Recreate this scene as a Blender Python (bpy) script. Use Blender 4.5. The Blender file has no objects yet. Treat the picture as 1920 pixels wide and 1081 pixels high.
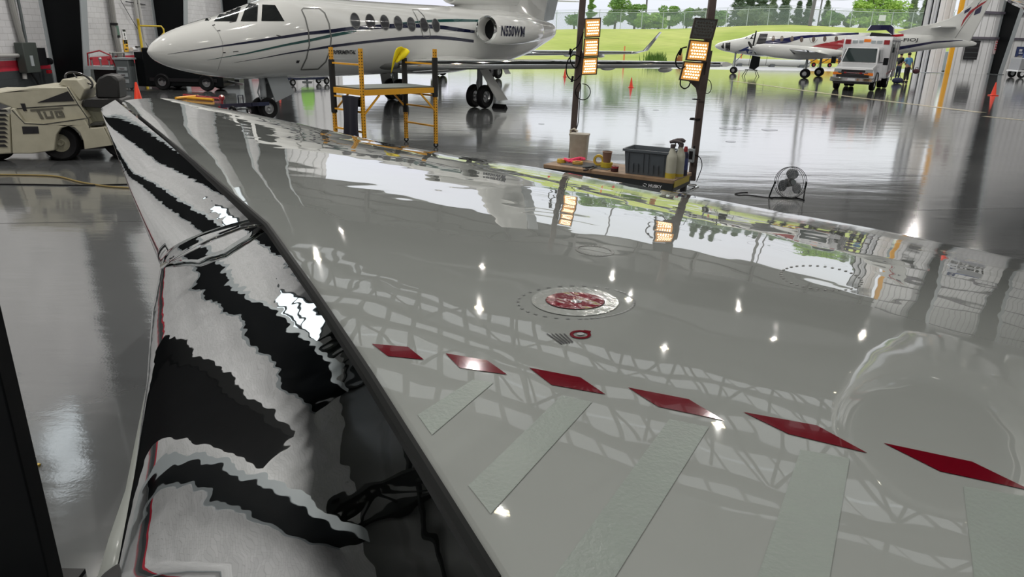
import bpy, bmesh, math, random
from mathutils import Vector, Matrix, Euler
from mathutils.bvhtree import BVHTree
from mathutils.geometry import tessellate_polygon
random.seed(7)
S = bpy.context.scene
COL = S.collection
# ---------------------------------------------------------------- camera
CF, CHY, CH, CROLL = 1330.0, 70.0, 2.15, 1.35
pit = math.atan((540.5-CHY)/CF); rol = math.radians(CROLL)
FW = Vector((0, math.cos(pit), -math.sin(pit)))
U0 = Vector((0, math.sin(pit), math.cos(pit))); R0 = Vector((1, 0, 0))
RT = R0*math.cos(rol)+U0*math.sin(rol); UP = U0*math.cos(rol)-R0*math.sin(rol)
CAMP = Vector((0, 0, CH))
cd = bpy.data.cameras.new('camera'); cam = bpy.data.objects.new('camera', cd); COL.objects.link(cam)
cd.sensor_width = 36; cd.lens = CF*36/1920; cd.clip_start = .02; cd.clip_end = 1500
M = Matrix((RT, UP, -FW)).transposed().to_4x4(); M.translation = CAMP; cam.matrix_world = M
S.camera = cam
# ---------------------------------------------------------------- overcast sky
w = bpy.data.worlds.new('world'); S.world = w; w.use_nodes = True
nt = w.node_tree; nt.nodes.clear()
out = nt.nodes.new('ShaderNodeOutputWorld'); bg = nt.nodes.new('ShaderNodeBackground')
tc = nt.nodes.new('ShaderNodeTexCoord'); sx = nt.nodes.new('ShaderNodeSeparateXYZ')
cr = nt.nodes.new('ShaderNodeValToRGB'); ns = nt.nodes.new('ShaderNodeTexNoise'); ns.inputs['Scale'].default_value = 2.2
mx = nt.nodes.new('ShaderNodeMix'); mx.data_type = 'RGBA'; mx.blend_type = 'MULTIPLY'; mx.inputs['Factor'].default_value = .12
cr.color_ramp.elements[0].position = 0; cr.color_ramp.elements[0].color = (.80, .83, .93, 1)
cr.color_ramp.elements[1].position = .45; cr.color_ramp.elements[1].color = (1.6, 1.65, 1.75, 1)
e = cr.color_ramp.elements.new(.10); e.color = (.92, .94, 1.0, 1)
nt.links.new(tc.outputs['Generated'], sx.inputs[0]); nt.links.new(sx.outputs['Z'], cr.inputs[0])
nt.links.new(tc.outputs['Generated'], ns.inputs['Vector'])
nt.links.new(cr.outputs[0], mx.inputs['A']); nt.links.new(ns.outputs['Color'], mx.inputs['B'])
nt.links.new(mx.outputs['Result'], bg.inputs[0]); nt.links.new(bg.outputs[0], out.inputs[0])
bg.inputs[1].default_value = 1.12
S.view_settings.view_transform = 'Standard'; S.view_settings.look = 'None'
S.view_settings.gamma = 1; S.view_settings.use_curve_mapping = False
S.view_settings.exposure = 0.0
S.cycles.sample_clamp_indirect = 6
S.cycles.max_bounces = 8; S.cycles.diffuse_bounces = 3; S.cycles.glossy_bounces = 5; S.cycles.transparent_max_bounces = 8
S.cycles.caustics_reflective = False; S.cycles.caustics_refractive = False
# high bay lamps: positions used again where the lamp housings are built
CEIL = 16.5
LAMPS = [(x, y) for y in (-6, 5, 16, 27, 38, 49) for x in (-11, 0, 11, 22, 33, 46)]+[(x, 57) for x in (11, 22, 33, 46)]  # row nearest the door wall added to brighten that wall
LAMP_W = 430
for (x, y) in LAMPS:
    ld = bpy.data.lights.new('high_bay_light', 'AREA'); ld.shape = 'RECTANGLE'; ld.size = .13; ld.size_y = .11
    ld.energy = LAMP_W*(2.1 if y == 57 else 1.9 if x == -11 else .85); ld.color = (1.0, .965, .91)
    lo = bpy.data.objects.new('high_bay_light', ld); COL.objects.link(lo); lo.location = (x, y, CEIL-2.42)
# ---------------------------------------------------------------- helpers
def ray(px, py):
    return (FW*CF + RT*(px-960) - UP*(py-540.5)).normalized()
def P(px, py, z=0.0):
    d = ray(px, py); return CAMP + d*((z-CH)/d.z)
def PY(px, py, Y):
    d = ray(px, py); return CAMP + d*(Y/d.y)
def PP(px, py, p0, n):
    d = ray(px, py); return CAMP + d*((Vector(p0)-CAMP).dot(n)/d.dot(n))

def mat(name, col, rough=.5, metal=0.0, noise=None, bump=None, ior=1.5, coat=0, emit=None, alpha=None, trans=0):
    """noise=(scale, amount, colour2) mottles the colour, bump=(scale, strength, distance) ripples the surface"""
    m = bpy.data.materials.new(name); m.use_nodes = True; t = m.node_tree; b = t.nodes['Principled BSDF']
    b.inputs['Base Color'].default_value = (*col, 1); b.inputs['Roughness'].default_value = rough
    b.inputs['Metallic'].default_value = metal; b.inputs['IOR'].default_value = ior
    b.inputs['Coat Weight'].default_value = coat; b.inputs['Coat Roughness'].default_value = .006
    b.inputs['Transmission Weight'].default_value = trans
    tcn = t.nodes.new('ShaderNodeTexCoord')
    if noise is None: noise = (6, .12, tuple(c*.8 for c in col))
    if noise:
        n = t.nodes.new('ShaderNodeTexNoise'); n.inputs['Scale'].default_value = noise[0]; n.inputs['Detail'].default_value = 5
        mp = t.nodes.new('ShaderNodeMapRange'); mp.inputs['From Min'].default_value = .35; mp.inputs['From Max'].default_value = .7
        mp.inputs['To Max'].default_value = noise[1]
        k = t.nodes.new('ShaderNodeMix'); k.data_type = 'RGBA'
        k.inputs['A'].default_value = (*col, 1); k.inputs['B'].default_value = (*noise[2], 1)
        t.links.new(tcn.outputs['Object'], n.inputs['Vector']); t.links.new(n.outputs['Fac'], mp.inputs['Value'])
        t.links.new(mp.outputs[0], k.inputs['Factor']); t.links.new(k.outputs['Result'], b.inputs['Base Color'])
    if bump:
        n = t.nodes.new('ShaderNodeTexNoise'); n.inputs['Scale'].default_value = bump[0]; n.inputs['Detail'].default_value = 2
        bb = t.nodes.new('ShaderNodeBump'); bb.inputs['Strength'].default_value = bump[1]; bb.inputs['Distance'].default_value = bump[2]
        t.links.new(tcn.outputs['Object'], n.inputs['Vector']); t.links.new(n.outputs['Fac'], bb.inputs['Height'])
        t.links.new(bb.outputs[0], b.inputs['Normal'])
        if coat: t.links.new(bb.outputs[0], b.inputs['Coat Normal'])
    if emit:
        b.inputs['Emission Color'].default_value = (*emit[0], 1); b.inputs['Emission Strength'].default_value = emit[1]
    if alpha is not None: b.inputs['Alpha'].default_value = alpha
    return m

def mworld(o):
    return mworld(o.parent)@o.matrix_parent_inverse@o.matrix_basis if o.parent else o.matrix_basis.copy()

class MB:
    def __init__(s): s.v = []; s.f = []
    def add(s, vs, fs):
        o = len(s.v); s.v += [Vector(v) for v in vs]; s.f += [tuple(i+o for i in f) for f in fs]; return s
    def box(s, c, d, rot=None):
        c = Vector(c); hx, hy, hz = d[0]/2, d[1]/2, d[2]/2
        R = rot.to_matrix() if isinstance(rot, Euler) else (rot or Matrix.Identity(3))
        vs = [c+R@Vector((x*hx, y*hy, z*hz)) for z in (-1, 1) for y in (-1, 1) for x in (-1, 1)]
        return s.add(vs, [(0, 2, 3, 1), (4, 5, 7, 6), (0, 1, 5, 4), (2, 6, 7, 3), (0, 4, 6, 2), (1, 3, 7, 5)])
    def bar(s, a, b, w, h, up=(0, 0, 1)):
        a, b = Vector(a), Vector(b); z = (b-a); L = z.length; z = z/L; u = Vector(up)
        if abs(z.dot(u)) > .99: u = Vector((1, 0, 0))
        x = u.cross(z).normalized(); y = z.cross(x)
        return s.box((a+b)/2, (w, h, L), Matrix((x, y, z)).transposed())
    def tube(s, pts, r, n=10, caps=True, closed=False):
        pts = [Vector(p) for p in pts]; k = len(pts); rs = r if isinstance(r, (list, tuple)) else [r]*k
        prev = None; vs = []; 
        for i, p in enumerate(pts):
            if closed: t = pts[(i+1) % k]-pts[i-1]
            else: t = pts[min(i+1, k-1)]-pts[max(i-1, 0)]
            t.normalize()
            if prev is None: u = t.orthogonal().normalized()
            else:
                u = prev-t*prev.dot(t)
                u = u.normalized() if u.length > 1e-6 else t.orthogonal().normalized()
            prev = u; vv = t.cross(u)
            vs += [p+(u*math.cos(2*math.pi*j/n)+vv*math.sin(2*math.pi*j/n))*rs[i] for j in range(n)]
        fs = []
        for i in range(k if closed else k-1):
            a = i*n; b = ((i+1) % k)*n
            fs += [(a+j, a+(j+1) % n, b+(j+1) % n, b+j) for j in range(n)]
        if caps and not closed: fs += [tuple(range(n-1, -1, -1)), tuple((k-1)*n+j for j in range(n))]
        return s.add(vs, fs)
    def cyl(s, a, b, r, r2=None, n=20): return s.tube([a, b], [r, r if r2 is None else r2], n)
    def lathe(s, prof, o=(0, 0, 0), ax=(0, 0, 1), n=28, caps=False):
        ax = Vector(ax).normalized(); u = ax.orthogonal().normalized(); v = ax.cross(u); o = Vector(o)
        vs = [o+ax*h+(u*math.cos(2*math.pi*j/n)+v*math.sin(2*math.pi*j/n))*r for (r, h) in prof for j in range(n)]
        fs = [(i*n+j, i*n+(j+1) % n, (i+1)*n+(j+1) % n, (i+1)*n+j) for i in range(len(prof)-1) for j in range(n)]
        if caps: fs += [tuple(range(n-1, -1, -1)), tuple((len(prof)-1)*n+j for j in range(n))]
        return s.add(vs, fs)
    def loft(s, secs, caps=True):
        n = len(secs[0]); vs = [p for q in secs for p in q]
        fs = [(i*n+j, i*n+(j+1) % n, (i+1)*n+(j+1) % n, (i+1)*n+j) for i in range(len(secs)-1) for j in range(n)]
        if caps: fs += [tuple(range(n-1, -1, -1)), tuple((len(secs)-1)*n+j for j in range(n))]
        return s.add(vs, fs)
    def prism(s, poly, vec):
        poly = [Vector(p) for p in poly]; vec = Vector(vec); n = len(poly)
        tri = tessellate_polygon([poly])
        vs = poly+[p+vec for p in poly]
        fs = [tuple(t) for t in tri]+[tuple(i+n for i in reversed(t)) for t in tri]
        fs += [(i, (i+1) % n, (i+1) % n+n, i+n) for i in range(n)]
        return s.add(vs, fs)
    def sph(s, c, r, n=14, m=9, rot=None):
        c = Vector(c); r = Vector(r) if not isinstance(r, (int, float)) else Vector((r, r, r))
        R = rot or Matrix.Identity(3); vs = []
        for i in range(m+1):
            th = math.pi*i/m
            vs += [c+R@Vector((r.x*math.sin(th)*math.cos(2*math.pi*j/n), r.y*math.sin(th)*math.sin(2*math.pi*j/n), r.z*math.cos(th))) for j in range(n)]
        return s.add(vs, [(i*n+j, (i+1)*n+j, (i+1)*n+(j+1) % n, i*n+(j+1) % n) for i in range(m) for j in range(n)])
    def grid(s, rows):
        n = len(rows[0]); vs = [p for r in rows for p in r]
        return s.add(vs, [(i*n+j, i*n+j+1, (i+1)*n+j+1, (i+1)*n+j) for i in range(len(rows)-1) for j in range(n-1)])
    def text(s, txt, fn, bold=0.0):
        c = bpy.data.curves.new('t', 'FONT'); c.body = txt; c.offset = bold; c.resolution_u = 3
        o = bpy.data.objects.new('t', c); COL.objects.link(o)
        me = bpy.data.meshes.new_from_object(o.evaluated_get(bpy.context.evaluated_depsgraph_get()))
        xs = [v.co.x for v in me.vertices]; ys = [v.co.y for v in me.vertices]
        x0, x1, y0, y1 = min(xs), max(xs), min(ys), max(ys)
        vs = [fn((v.co.x-x0)/(x1-x0), (v.co.y-y0)/(y1-y0)) for v in me.vertices]
        s.add(vs, [tuple(p.vertices) for p in me.polygons])
        bpy.data.objects.remove(o); bpy.data.curves.remove(c); bpy.data.meshes.remove(me); return s
    def build(s, name, m, parent=None, world=False, smooth=None, bevel=0, sub=0, solid=0, mats=None):
        me = bpy.data.meshes.new(name); o = bpy.data.objects.new(name, me)
        vs = s.v
        if parent is not None and world: inv = mworld(parent).inverted(); vs = [inv@v for v in vs]
        me.from_pydata(vs, [], s.f); me.validate(); COL.objects.link(o)
        bm = bmesh.new(); bm.from_mesh(me); bmesh.ops.remove_doubles(bm, verts=bm.verts, dist=1e-5)
        bmesh.ops.recalc_face_normals(bm, faces=bm.faces); bm.to_mesh(me); bm.free()
        me.materials.append(m)
        if smooth is not False:
            for p in me.polygons: p.use_smooth = True
            me.set_sharp_from_angle(angle=math.radians(smooth or 35))
        if solid: q = o.modifiers.new('s', 'SOLIDIFY'); q.thickness = solid; q.offset = 0
        if bevel: q = o.modifiers.new('b', 'BEVEL'); q.width = bevel; q.segments = 2; q.limit_method = 'ANGLE'; q.angle_limit = .6
        if sub: q = o.modifiers.new('u', 'SUBSURF'); q.levels = sub; q.render_levels = sub
        if parent is not None: o.parent = parent
        return o

def tag(o, label=None, cat=None, group=None, kind=None):
    if label: o['label'] = label
    if cat: o['category'] = cat
    if group: o['group'] = group
    if kind: o['kind'] = kind
    return o
def root(name, loc, label, cat, group=None, rz=0.0):
    o = bpy.data.objects.new(name, None); COL.objects.link(o); o.empty_display_size = .1
    o.location = loc; o.rotation_euler = (0, 0, rz)
    o.matrix_world = Matrix.LocRotScale(Vector(loc), Euler((0, 0, rz)), None)
    return tag(o, label, cat, group)
def kids(o): return [c for c in bpy.data.objects if c.parent == o]
def dup(o, parent=None):
    c = o.copy(); COL.objects.link(c)
    if parent: c.parent = parent
    for ch in kids(o): dup(ch, c)
    return c
def struct(name, mb, m, **k): return tag(mb.build(name, m, **k), kind='structure')

def bvh_of(mbs):
    vs = []; fs = []
    for (mb, mw) in mbs:
        o = len(vs); vs += [mw@v for v in mb.v]; fs += [tuple(i+o for i in f) for f in mb.f]
    return BVHTree.FromPolygons(vs, fs)
def cast(px, py, bv, off=.004):
    d = ray(px, py); h, n, i, t = bv.ray_cast(CAMP, d)
    if h is None: return None
    if n.dot(d) > 0: n = -n
    return h+n*off
def decal(poly, bv, off=.004, cuts=3, mb=None):
    """a thin marking laid on a surface: 2-D outline seen from the camera position, dropped onto the body"""
    bm = bmesh.new(); vs = [bm.verts.new((x, y, 0)) for x, y in poly]
    f = bm.faces.new(vs); bmesh.ops.triangulate(bm, faces=[f])
    for _ in range(cuts):
        es = [e for e in bm.edges if e.calc_length() > 9]
        if not es: break
        bmesh.ops.subdivide_edges(bm, edges=es, cuts=1); bmesh.ops.triangulate(bm, faces=bm.faces[:])
    bm.verts.index_update(); pts = [cast(v.co.x, v.co.y, bv, off) for v in bm.verts]
    fs = [tuple(v.index for v in f.verts) for f in bm.faces if all(pts[v.index] is not None for v in f.verts)]
    bm.free(); mb = mb or MB(); return mb.add([p or Vector() for p in pts], fs) if fs else mb
def band(lst, bv, off=.004, mb=None, step=8):
    """lst of (x, ytop, ybottom)"""
    mb = mb or MB(); rows = []
    for (a, b) in zip(lst[:-1], lst[1:]):
        k = max(1, int(abs(b[0]-a[0])/step))
        for i in range(k):
            u = i/k; rows.append([a[j]+(b[j]-a[j])*u for j in range(3)])
    rows.append(lst[-1]); g = []
    for (x, t, b) in rows:
        c = [cast(x, t+(b-t)*q, bv, off) for q in (0, .5, 1)]
        if all(c): g.append(c)
    return mb.grid(g) if len(g) > 1 else mb
def line_px(pts, wpx, bv, off=.005, closed=False, mb=None):
    mb = mb or MB(); pts = [Vector(p) for p in pts]
    if closed: pts = pts+[pts[0]]
    dense = []
    for a, b in zip(pts[:-1], pts[1:]):
        k = max(1, int((b-a).length/6)); dense += [a+(b-a)*i/k for i in range(k)]
    dense.append(pts[-1]); rows = []
    for i, p in enumerate(dense):
        t = dense[min(i+1, len(dense)-1)]-dense[max(i-1, 0)]
        if closed and i in (0, len(dense)-1): t = dense[1]-dense[-2]
        n = Vector((-t.y, t.x)).normalized()*wpx/2
        q = [cast(p.x+n.x, p.y+n.y, bv, off), cast(p.x-n.x, p.y-n.y, bv, off)]
        if all(q): rows.append(q)
    return mb.grid(rows) if len(rows) > 1 else mb
def ell(cx, cy, a, b, rot=0, n=28):
    r = math.radians(rot)
    return [(cx+a*math.cos(t)*math.cos(r)-b*math.sin(t)*math.sin(r), cy+a*math.cos(t)*math.sin(r)+b*math.sin(t)*math.cos(r)) for t in [2*math.pi*i/n for i in range(n)]]
def text_px(txt, x0, y0, x1, y1, bv, slant=0, bold=0.0, dy=0, off=.005):
    """lettering between pixel corners; dy = rise of the baseline over the width"""
    mb = MB()
    def fn(u, v): return cast(x0+(x1-x0)*u+slant*v, y1+(y0-y1)*v+dy*u, bv, off) or Vector((0, 0, -50))
    return mb.text(txt, fn, bold)
# ---------------------------------------------------------------- shared materials
WHITE = mat('white_jet_paint', (.66, .67, .655), .06, coat=1, bump=(1.2, .08, .05), noise=(2, .15, (.60, .61, .59)))
CHROME = mat('polished_aluminium', (.78, .80, .80), .03, 1)
STEEL = mat('brushed_steel', (.45, .46, .47), .3, 1)
BLACK = mat('black_rubber', (.006, .006, .007), .6, ior=1.25)
BLKPAINT = mat('black_paint', (.004, .005, .006), .4, ior=1.25)
DGREY = mat('dark_grey_steel', (.10, .115, .12), .5)
LGREY = mat('light_grey_steel', (.33, .36, .38), .5)
NAVY = mat('navy_paint', (.008, .010, .035), .08, coat=1)
TEAL = mat('teal_paint', (.006, .06, .055), .08, coat=1)
RED = mat('red_paint', (.32, .012, .02), .12, coat=1)
YEL = mat('yellow_paint', (.78, .38, .02), .4, noise=(14, .3, (.62, .29, .02)))
GLASS = mat('dark_window_glass', (.012, .014, .015), .05, coat=.5, noise=(3, .5, (.03, .033, .03)))
ORANGE = mat('orange_cone_plastic', (.85, .045, .01), .4)
LINE = mat('grey_seal', (.12, .125, .12), .4)
INK = mat('black_lettering', (.01, .01, .012), .3)
WHT = mat('white_plastic', (.75, .76, .78), .4)
def wheel(mbt, mbh, c, ax, r, wd, hub=.5):
    """tyre into mbt, hub into mbh"""
    ax = Vector(ax).normalized(); c = Vector(c); h = wd/2
    mbt.lathe([(r*hub, -h*.7), (r*.85, -h), (r*.96, -h*.75), (r, -h*.35), (r*.985, 0), (r, h*.35), (r*.96, h*.75), (r*.85, h), (r*hub, h*.7), (r*hub, -h*.7)], c, ax, 26)
    mbh.lathe([(.001, -h*.5), (r*.16, -h*.6), (r*.2, -h*.35), (r*.42, -h*.3), (r*hub, -h*.72), (r*hub, h*.72), (r*.42, h*.3), (r*.2, h*.35), (r*.16, h*.6), (.001, h*.5)], c, ax, 26)
# ================================================================ THE HANGAR SHELL
def node_floor():
    m = bpy.data.materials.new('glossy_grey_epoxy_floor'); m.use_nodes = True; t = m.node_tree; b = t.nodes['Principled BSDF']
    L = t.links.new; N = t.nodes.new
    tcn = N('ShaderNodeTexCoord')
    n1 = N('ShaderNodeTexNoise'); n1.inputs['Scale'].default_value = .35; n1.inputs['Detail'].default_value = 6
    r1 = N('ShaderNodeValToRGB'); r1.color_ramp.elements[0].position = .35; r1.color_ramp.elements[0].color = (.11, .116, .12, 1)
    r1.color_ramp.elements[1].position = .7; r1.color_ramp.elements[1].color = (.155, .161, .163, 1)
    n2 = N('ShaderNodeTexNoise'); n2.inputs['Scale'].default_value = 9; n2.inputs['Detail'].default_value = 8; n2.inputs['Roughness'].default_value = .7
    r2 = N('ShaderNodeValToRGB'); r2.color_ramp.elements[0].position = .70; r2.color_ramp.elements[1].position = .76
    r2.color_ramp.elements[0].color = (0, 0, 0, 1); r2.color_ramp.elements[1].color = (.6, .6, .6, 1)
    mxx = N('ShaderNodeMix'); mxx.data_type = 'RGBA'; mxx.inputs['B'].default_value = (.07, .07, .065, 1)
    L(tcn.outputs['Object'], n1.inputs['Vector']); L(tcn.outputs['Object'], n2.inputs['Vector'])
    L(n1.outputs['Fac'], r1.inputs[0]); L(n2.outputs['Fac'], r2.inputs[0])
    L(r1.outputs[0], mxx.inputs['A']); L(r2.outputs[0], mxx.inputs['Factor']); L(mxx.outputs['Result'], b.inputs['Base Color'])
    b.inputs['IOR'].default_value = 1.9; b.inputs['Coat Weight'].default_value = .8; b.inputs['Coat IOR'].default_value = 1.6; b.inputs['Coat Roughness'].default_value = .07
    mp = N('ShaderNodeMapping'); mp.inputs['Scale'].default_value = (.5, 1.6, 1)
    n3 = N('ShaderNodeTexNoise'); n3.inputs['Scale'].default_value = 1.1; n3.inputs['Detail'].default_value = 4
    bp = N('ShaderNodeBump'); bp.inputs['Strength'].default_value = .10; bp.inputs['Distance'].default_value = .05
    L(tcn.outputs['Object'], mp.inputs[0]); L(mp.outputs[0], n3.inputs['Vector']); L(n3.outputs['Fac'], bp.inputs['Height'])
    n4 = N('ShaderNodeTexNoise'); n4.inputs['Scale'].default_value = 55; n4.inputs['Detail'].default_value = 3
    bp2 = N('ShaderNodeBump'); bp2.inputs['Strength'].default_value = .05; bp2.inputs['Distance'].default_value = .004
    L(tcn.outputs['Object'], n4.inputs['Vector']); L(n4.outputs['Fac'], bp2.inputs['Height']); L(bp.outputs[0], bp2.inputs['Normal'])
    L(bp2.outputs[0], b.inputs['Normal']); L(bp2.outputs[0], b.inputs['Coat Normal'])
    rr = N('ShaderNodeMapRange'); rr.inputs['To Min'].default_value = .05; rr.inputs['To Max'].default_value = .13
    L(n1.outputs['Fac'], rr.inputs['Value']); L(rr.outputs[0], b.inputs['Roughness'])
    return m
FLOOR = node_floor()
def dy_line(x): return 58.5+.2*x
X0, X1, YB, HT = -17.3, 62.0, -13.0, CEIL
struct('floor', MB().add([(X0-.3, YB-.3, 0), (X1, YB-.3, 0), (X1, dy_line(X1), 0), (X0-.3, dy_line(X0), 0),
                          (X0-.3, YB-.3, -.3), (X1, YB-.3, -.3), (X1, dy_line(X1), -.3), (X0-.3, dy_line(X0), -.3)],
                         [(0, 1, 2, 3), (4, 5, 6, 7), (0, 1, 5, 4), (1, 2, 6, 5), (2, 3, 7, 6), (3, 0, 4, 7)]), FLOOR, smooth=False)
def node_block(axis):
    """painted masonry: charcoal dado, red stripe, white blockwork above"""
    m = bpy.data.materials.new('painted_blockwork'); m.use_nodes = True; t = m.node_tree; b = t.nodes['Principled BSDF']
    L = t.links.new; N = t.nodes.new
    g = N('ShaderNodeNewGeometry'); s = N('ShaderNodeSeparateXYZ'); L(g.outputs['Position'], s.inputs[0])
    c = N('ShaderNodeCombineXYZ'); L(s.outputs[axis], c.inputs[0]); L(s.outputs['Z'], c.inputs[1])
    br = N('ShaderNodeTexBrick'); br.inputs['Scale'].default_value = 1; br.inputs['Brick Width'].default_value = .42; br.inputs['Row Height'].default_value = .21
    br.inputs['Mortar Size'].default_value = .007; br.inputs['Mortar Smooth'].default_value = .4
    br.inputs['Color1'].default_value = (.74, .74, .76, 1); br.inputs['Color2'].default_value = (.68, .68, .70, 1); br.inputs['Mortar'].default_value = (.46, .46, .47, 1)
    L(c.outputs[0], br.inputs['Vector'])
    n = N('ShaderNodeTexNoise'); n.inputs['Scale'].default_value = .8; n.inputs['Detail'].default_value = 5; L(g.outputs['Position'], n.inputs['Vector'])
    k0 = N('ShaderNodeMix'); k0.data_type = 'RGBA'; k0.blend_type = 'MULTIPLY'; k0.inputs['Factor'].default_value = .35
    L(br.outputs['Color'], k0.inputs['A']); L(n.outputs['Fac'], k0.inputs['B'])
    def gt(v):
        q = N('ShaderNodeMath'); q.operation = 'GREATER_THAN'; q.inputs[1].default_value = v; L(s.outputs['Z'], q.inputs[0]); return q
    def paint(bw, col):
        kk = N('ShaderNodeMix'); kk.data_type = 'RGBA'; kk.blend_type = 'MULTIPLY'; kk.inputs['Factor'].default_value = 1
        kk.inputs['A'].default_value = (*col, 1); L(br.outputs['Color'], kk.inputs['B']); return kk
    k1 = N('ShaderNodeMix'); k1.data_type = 'RGBA'; L(gt(.68).outputs[0], k1.inputs['Factor'])
    L(paint(0, (.06, .068, .072)).outputs['Result'], k1.inputs['A']); L(paint(0, (.62, .03, .06)).outputs['Result'], k1.inputs['B'])
    k2 = N('ShaderNodeMix'); k2.data_type = 'RGBA'; L(gt(1.02).outputs[0], k2.inputs['Factor'])
    L(k1.outputs['Result'], k2.inputs['A']); L(k0.outputs['Result'], k2.inputs['B'])
    L(k2.outputs['Result'], b.inputs['Base Color']); b.inputs['Roughness'].default_value = .45
    bp = N('ShaderNodeBump'); bp.inputs['Strength'].default_value = .4; bp.inputs['Distance'].default_value = .01; bp.invert = True
    L(br.outputs['Fac'], bp.inputs['Height']); L(bp.outputs[0], b.inputs['Normal'])
    return m
BLK_Y, BLK_X = node_block('Y'), node_block('X')
# left wall with four high windows cut through
wn = [(20.6, 25.4), (1.5, 5.5), (40, 44)]
def wall_with_holes(a0, a1, z0, z1, holes, mk, name, m):
    mb = MB(); ys = sorted({a0, a1} | {h[0] for h in holes} | {h[1] for h in holes})
    for ya, yb in zip(ys[:-1], ys[1:]):
        h = [q for q in holes if q[0] <= ya and q[1] >= yb]
        segs = [(z0, z1)] if not h else [(z0, h[0][2]), (h[0][3], z1)]
        for za, zb in segs: mk(mb, ya, yb, za, zb)
    return struct(name, mb, m, smooth=False)
WZ0, WZ1 = 12.0, 15.4
wall_with_holes(YB, dy_line(X0), 0, HT, [(a, b, WZ0, WZ1) for a, b in wn],
                lambda mb, ya, yb, za, zb: mb.box((X0-.15, (ya+yb)/2, (za+zb)/2), (.3, yb-ya, zb-za)), 'wall_left', BLK_Y)
wn2 = [(-9, -4, 6.5, 9.5), (4, 9, 6.5, 9.5), (20, 25, 6.5, 9.5)]
wall_with_holes(X0, X1, 0, HT, wn2, lambda mb, xa, xb, za, zb: mb.box(((xa+xb)/2, YB-.15, (za+zb)/2), (xb-xa, .3, zb-za)), 'wall_back', BLK_X)
PANE = mat('window_pane', (.9, .95, .95), .02, trans=1, noise=False, ior=1.02)
for i, (a, b) in enumerate(wn):
    mb = MB(); x = X0-.15
    for y in (a+.05, (a+b)/2, b-.05): mb.box((x, y, (WZ0+WZ1)/2), (.12, .1, WZ1-WZ0))
    for z in (WZ0+.05, (WZ0+WZ1)/2, WZ1-.05): mb.box((x, (a+b)/2, z), (.10, b-a, .1))
    o = struct('window_%d' % (i+1), mb, DGREY)
    MB().box((x-.02, (a+b)/2, (WZ0+WZ1)/2), (.012, b-a, WZ1-WZ0)).build('pane', PANE, o)
for i, (a, b, z0, z1) in enumerate(wn2):
    mb = MB(); y = YB-.15
    for x in (a+.05, (a+b)/2, b-.05): mb.box((x, y, (z0+z1)/2), (.1, .12, z1-z0))
    for z in (z0+.05, (z0+z1)/2, z1-.05): mb.box(((a+b)/2, y, z), (b-a, .10, .1))
    o = struct('window_%d' % (i+4), mb, DGREY)
    MB().box(((a+b)/2, y-.02, (z0+z1)/2), (b-a, .012, z1-z0)).build('pane', PANE, o)
# corrugated white sheet for the door wall
def node_corr(name, col, per, depth=.5, axis='X'):
    m = bpy.data.materials.new(name); m.use_nodes = True; t = m.node_tree; b = t.nodes['Principled BSDF']; L = t.links.new; N = t.nodes.new
    g = N('ShaderNodeNewGeometry'); s = N('ShaderNodeSeparateXYZ'); L(g.outputs['Position'], s.inputs[0])
    md = N('ShaderNodeMath'); md.operation = 'PINGPONG'; md.inputs[1].default_value = per; L(s.outputs[axis], md.inputs[0])
    mr = N('ShaderNodeMapRange'); mr.inputs['From Min'].default_value = per*.75; mr.inputs['From Max'].default_value = per*.92; L(md.outputs[0], mr.inputs['Value'])
    k = N('ShaderNodeMix'); k.data_type = 'RGBA'; k.inputs['A'].default_value = (*col, 1); k.inputs['B'].default_value = (*[c*.72 for c in col], 1)
    L(mr.outputs[0], k.inputs['Factor']); L(k.outputs['Result'], b.inputs['Base Color'])
    bp = N('ShaderNodeBump'); bp.inputs['Strength'].default_value = depth; bp.inputs['Distance'].default_value = .04; bp.invert = True
    L(mr.outputs[0], bp.inputs['Height']); L(bp.outputs[0], b.inputs['Normal']); b.inputs['Roughness'].default_value = .4
    return m
CORR = node_corr('white_ribbed_sheet', (.80, .81, .83), .30)
CORRD = node_corr('white_wainscot_sheet', (.85, .86, .87), .42)
ROOFM = node_corr('grey_roof_liner', (.09, .093, .09), 1.6, .3, 'X')
JX = 38.0
DH = 9.5
q = math.hypot(1, .2); ex = Vector((1/q, .2/q, 0)); ey = Vector((-.2/q, 1/q, 0)); rzw = math.atan(.2)
RW = Euler((0, 0, rzw))
def wl(x, off=0.0, z=0.0): return Vector((x, dy_line(x), z)) + ey*off   # point on the door line
mb = MB()
mb.box((wl(JX)+wl(X1))/2+Vector((0, 0, HT/2)), (((wl(X1)-wl(JX)).length), .2, HT), RW)
mb.box((wl(X0)+wl(-13.2))/2+Vector((0, 0, HT/2)), (((wl(X0)-wl(-13.2)).length), .2, HT), RW)
struct('wall_far', mb, CORR, smooth=False)
HDR = mat('dark_grey_header_cladding', (.085, .088, .088), .6)
mb = MB(); mb.box((wl(X0)+wl(JX))/2+Vector((0, 0, (DH+HT)/2)), (((wl(X0)-wl(JX)).length), .2, HT-DH), RW); struct('wall_header', mb, HDR, smooth=False)
mb = MB()
for z in (DH+.1, DH+1.5, DH+2.9, DH+4.3, DH+5.7): mb.box((wl(X0+.5, -.3)+wl(JX, -.3))/2+Vector((0, 0, z)), ((wl(X0)-wl(JX)).length-.6, .3, .22), RW)
for i in range(9): x = -10+5.8*i; mb.box(wl(x, -.3, (DH+HT)/2), (.25, .25, HT-DH), RW)
struct('trim_50', mb, mat('black_girt', (.03, .03, .03), .6), smooth=False)
struct('wall_right', MB().box((X1+.1, (YB+dy_line(X1))/2, HT/2), (.2, dy_line(X1)-YB, HT)), CORR, smooth=False)
mb = MB()
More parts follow.
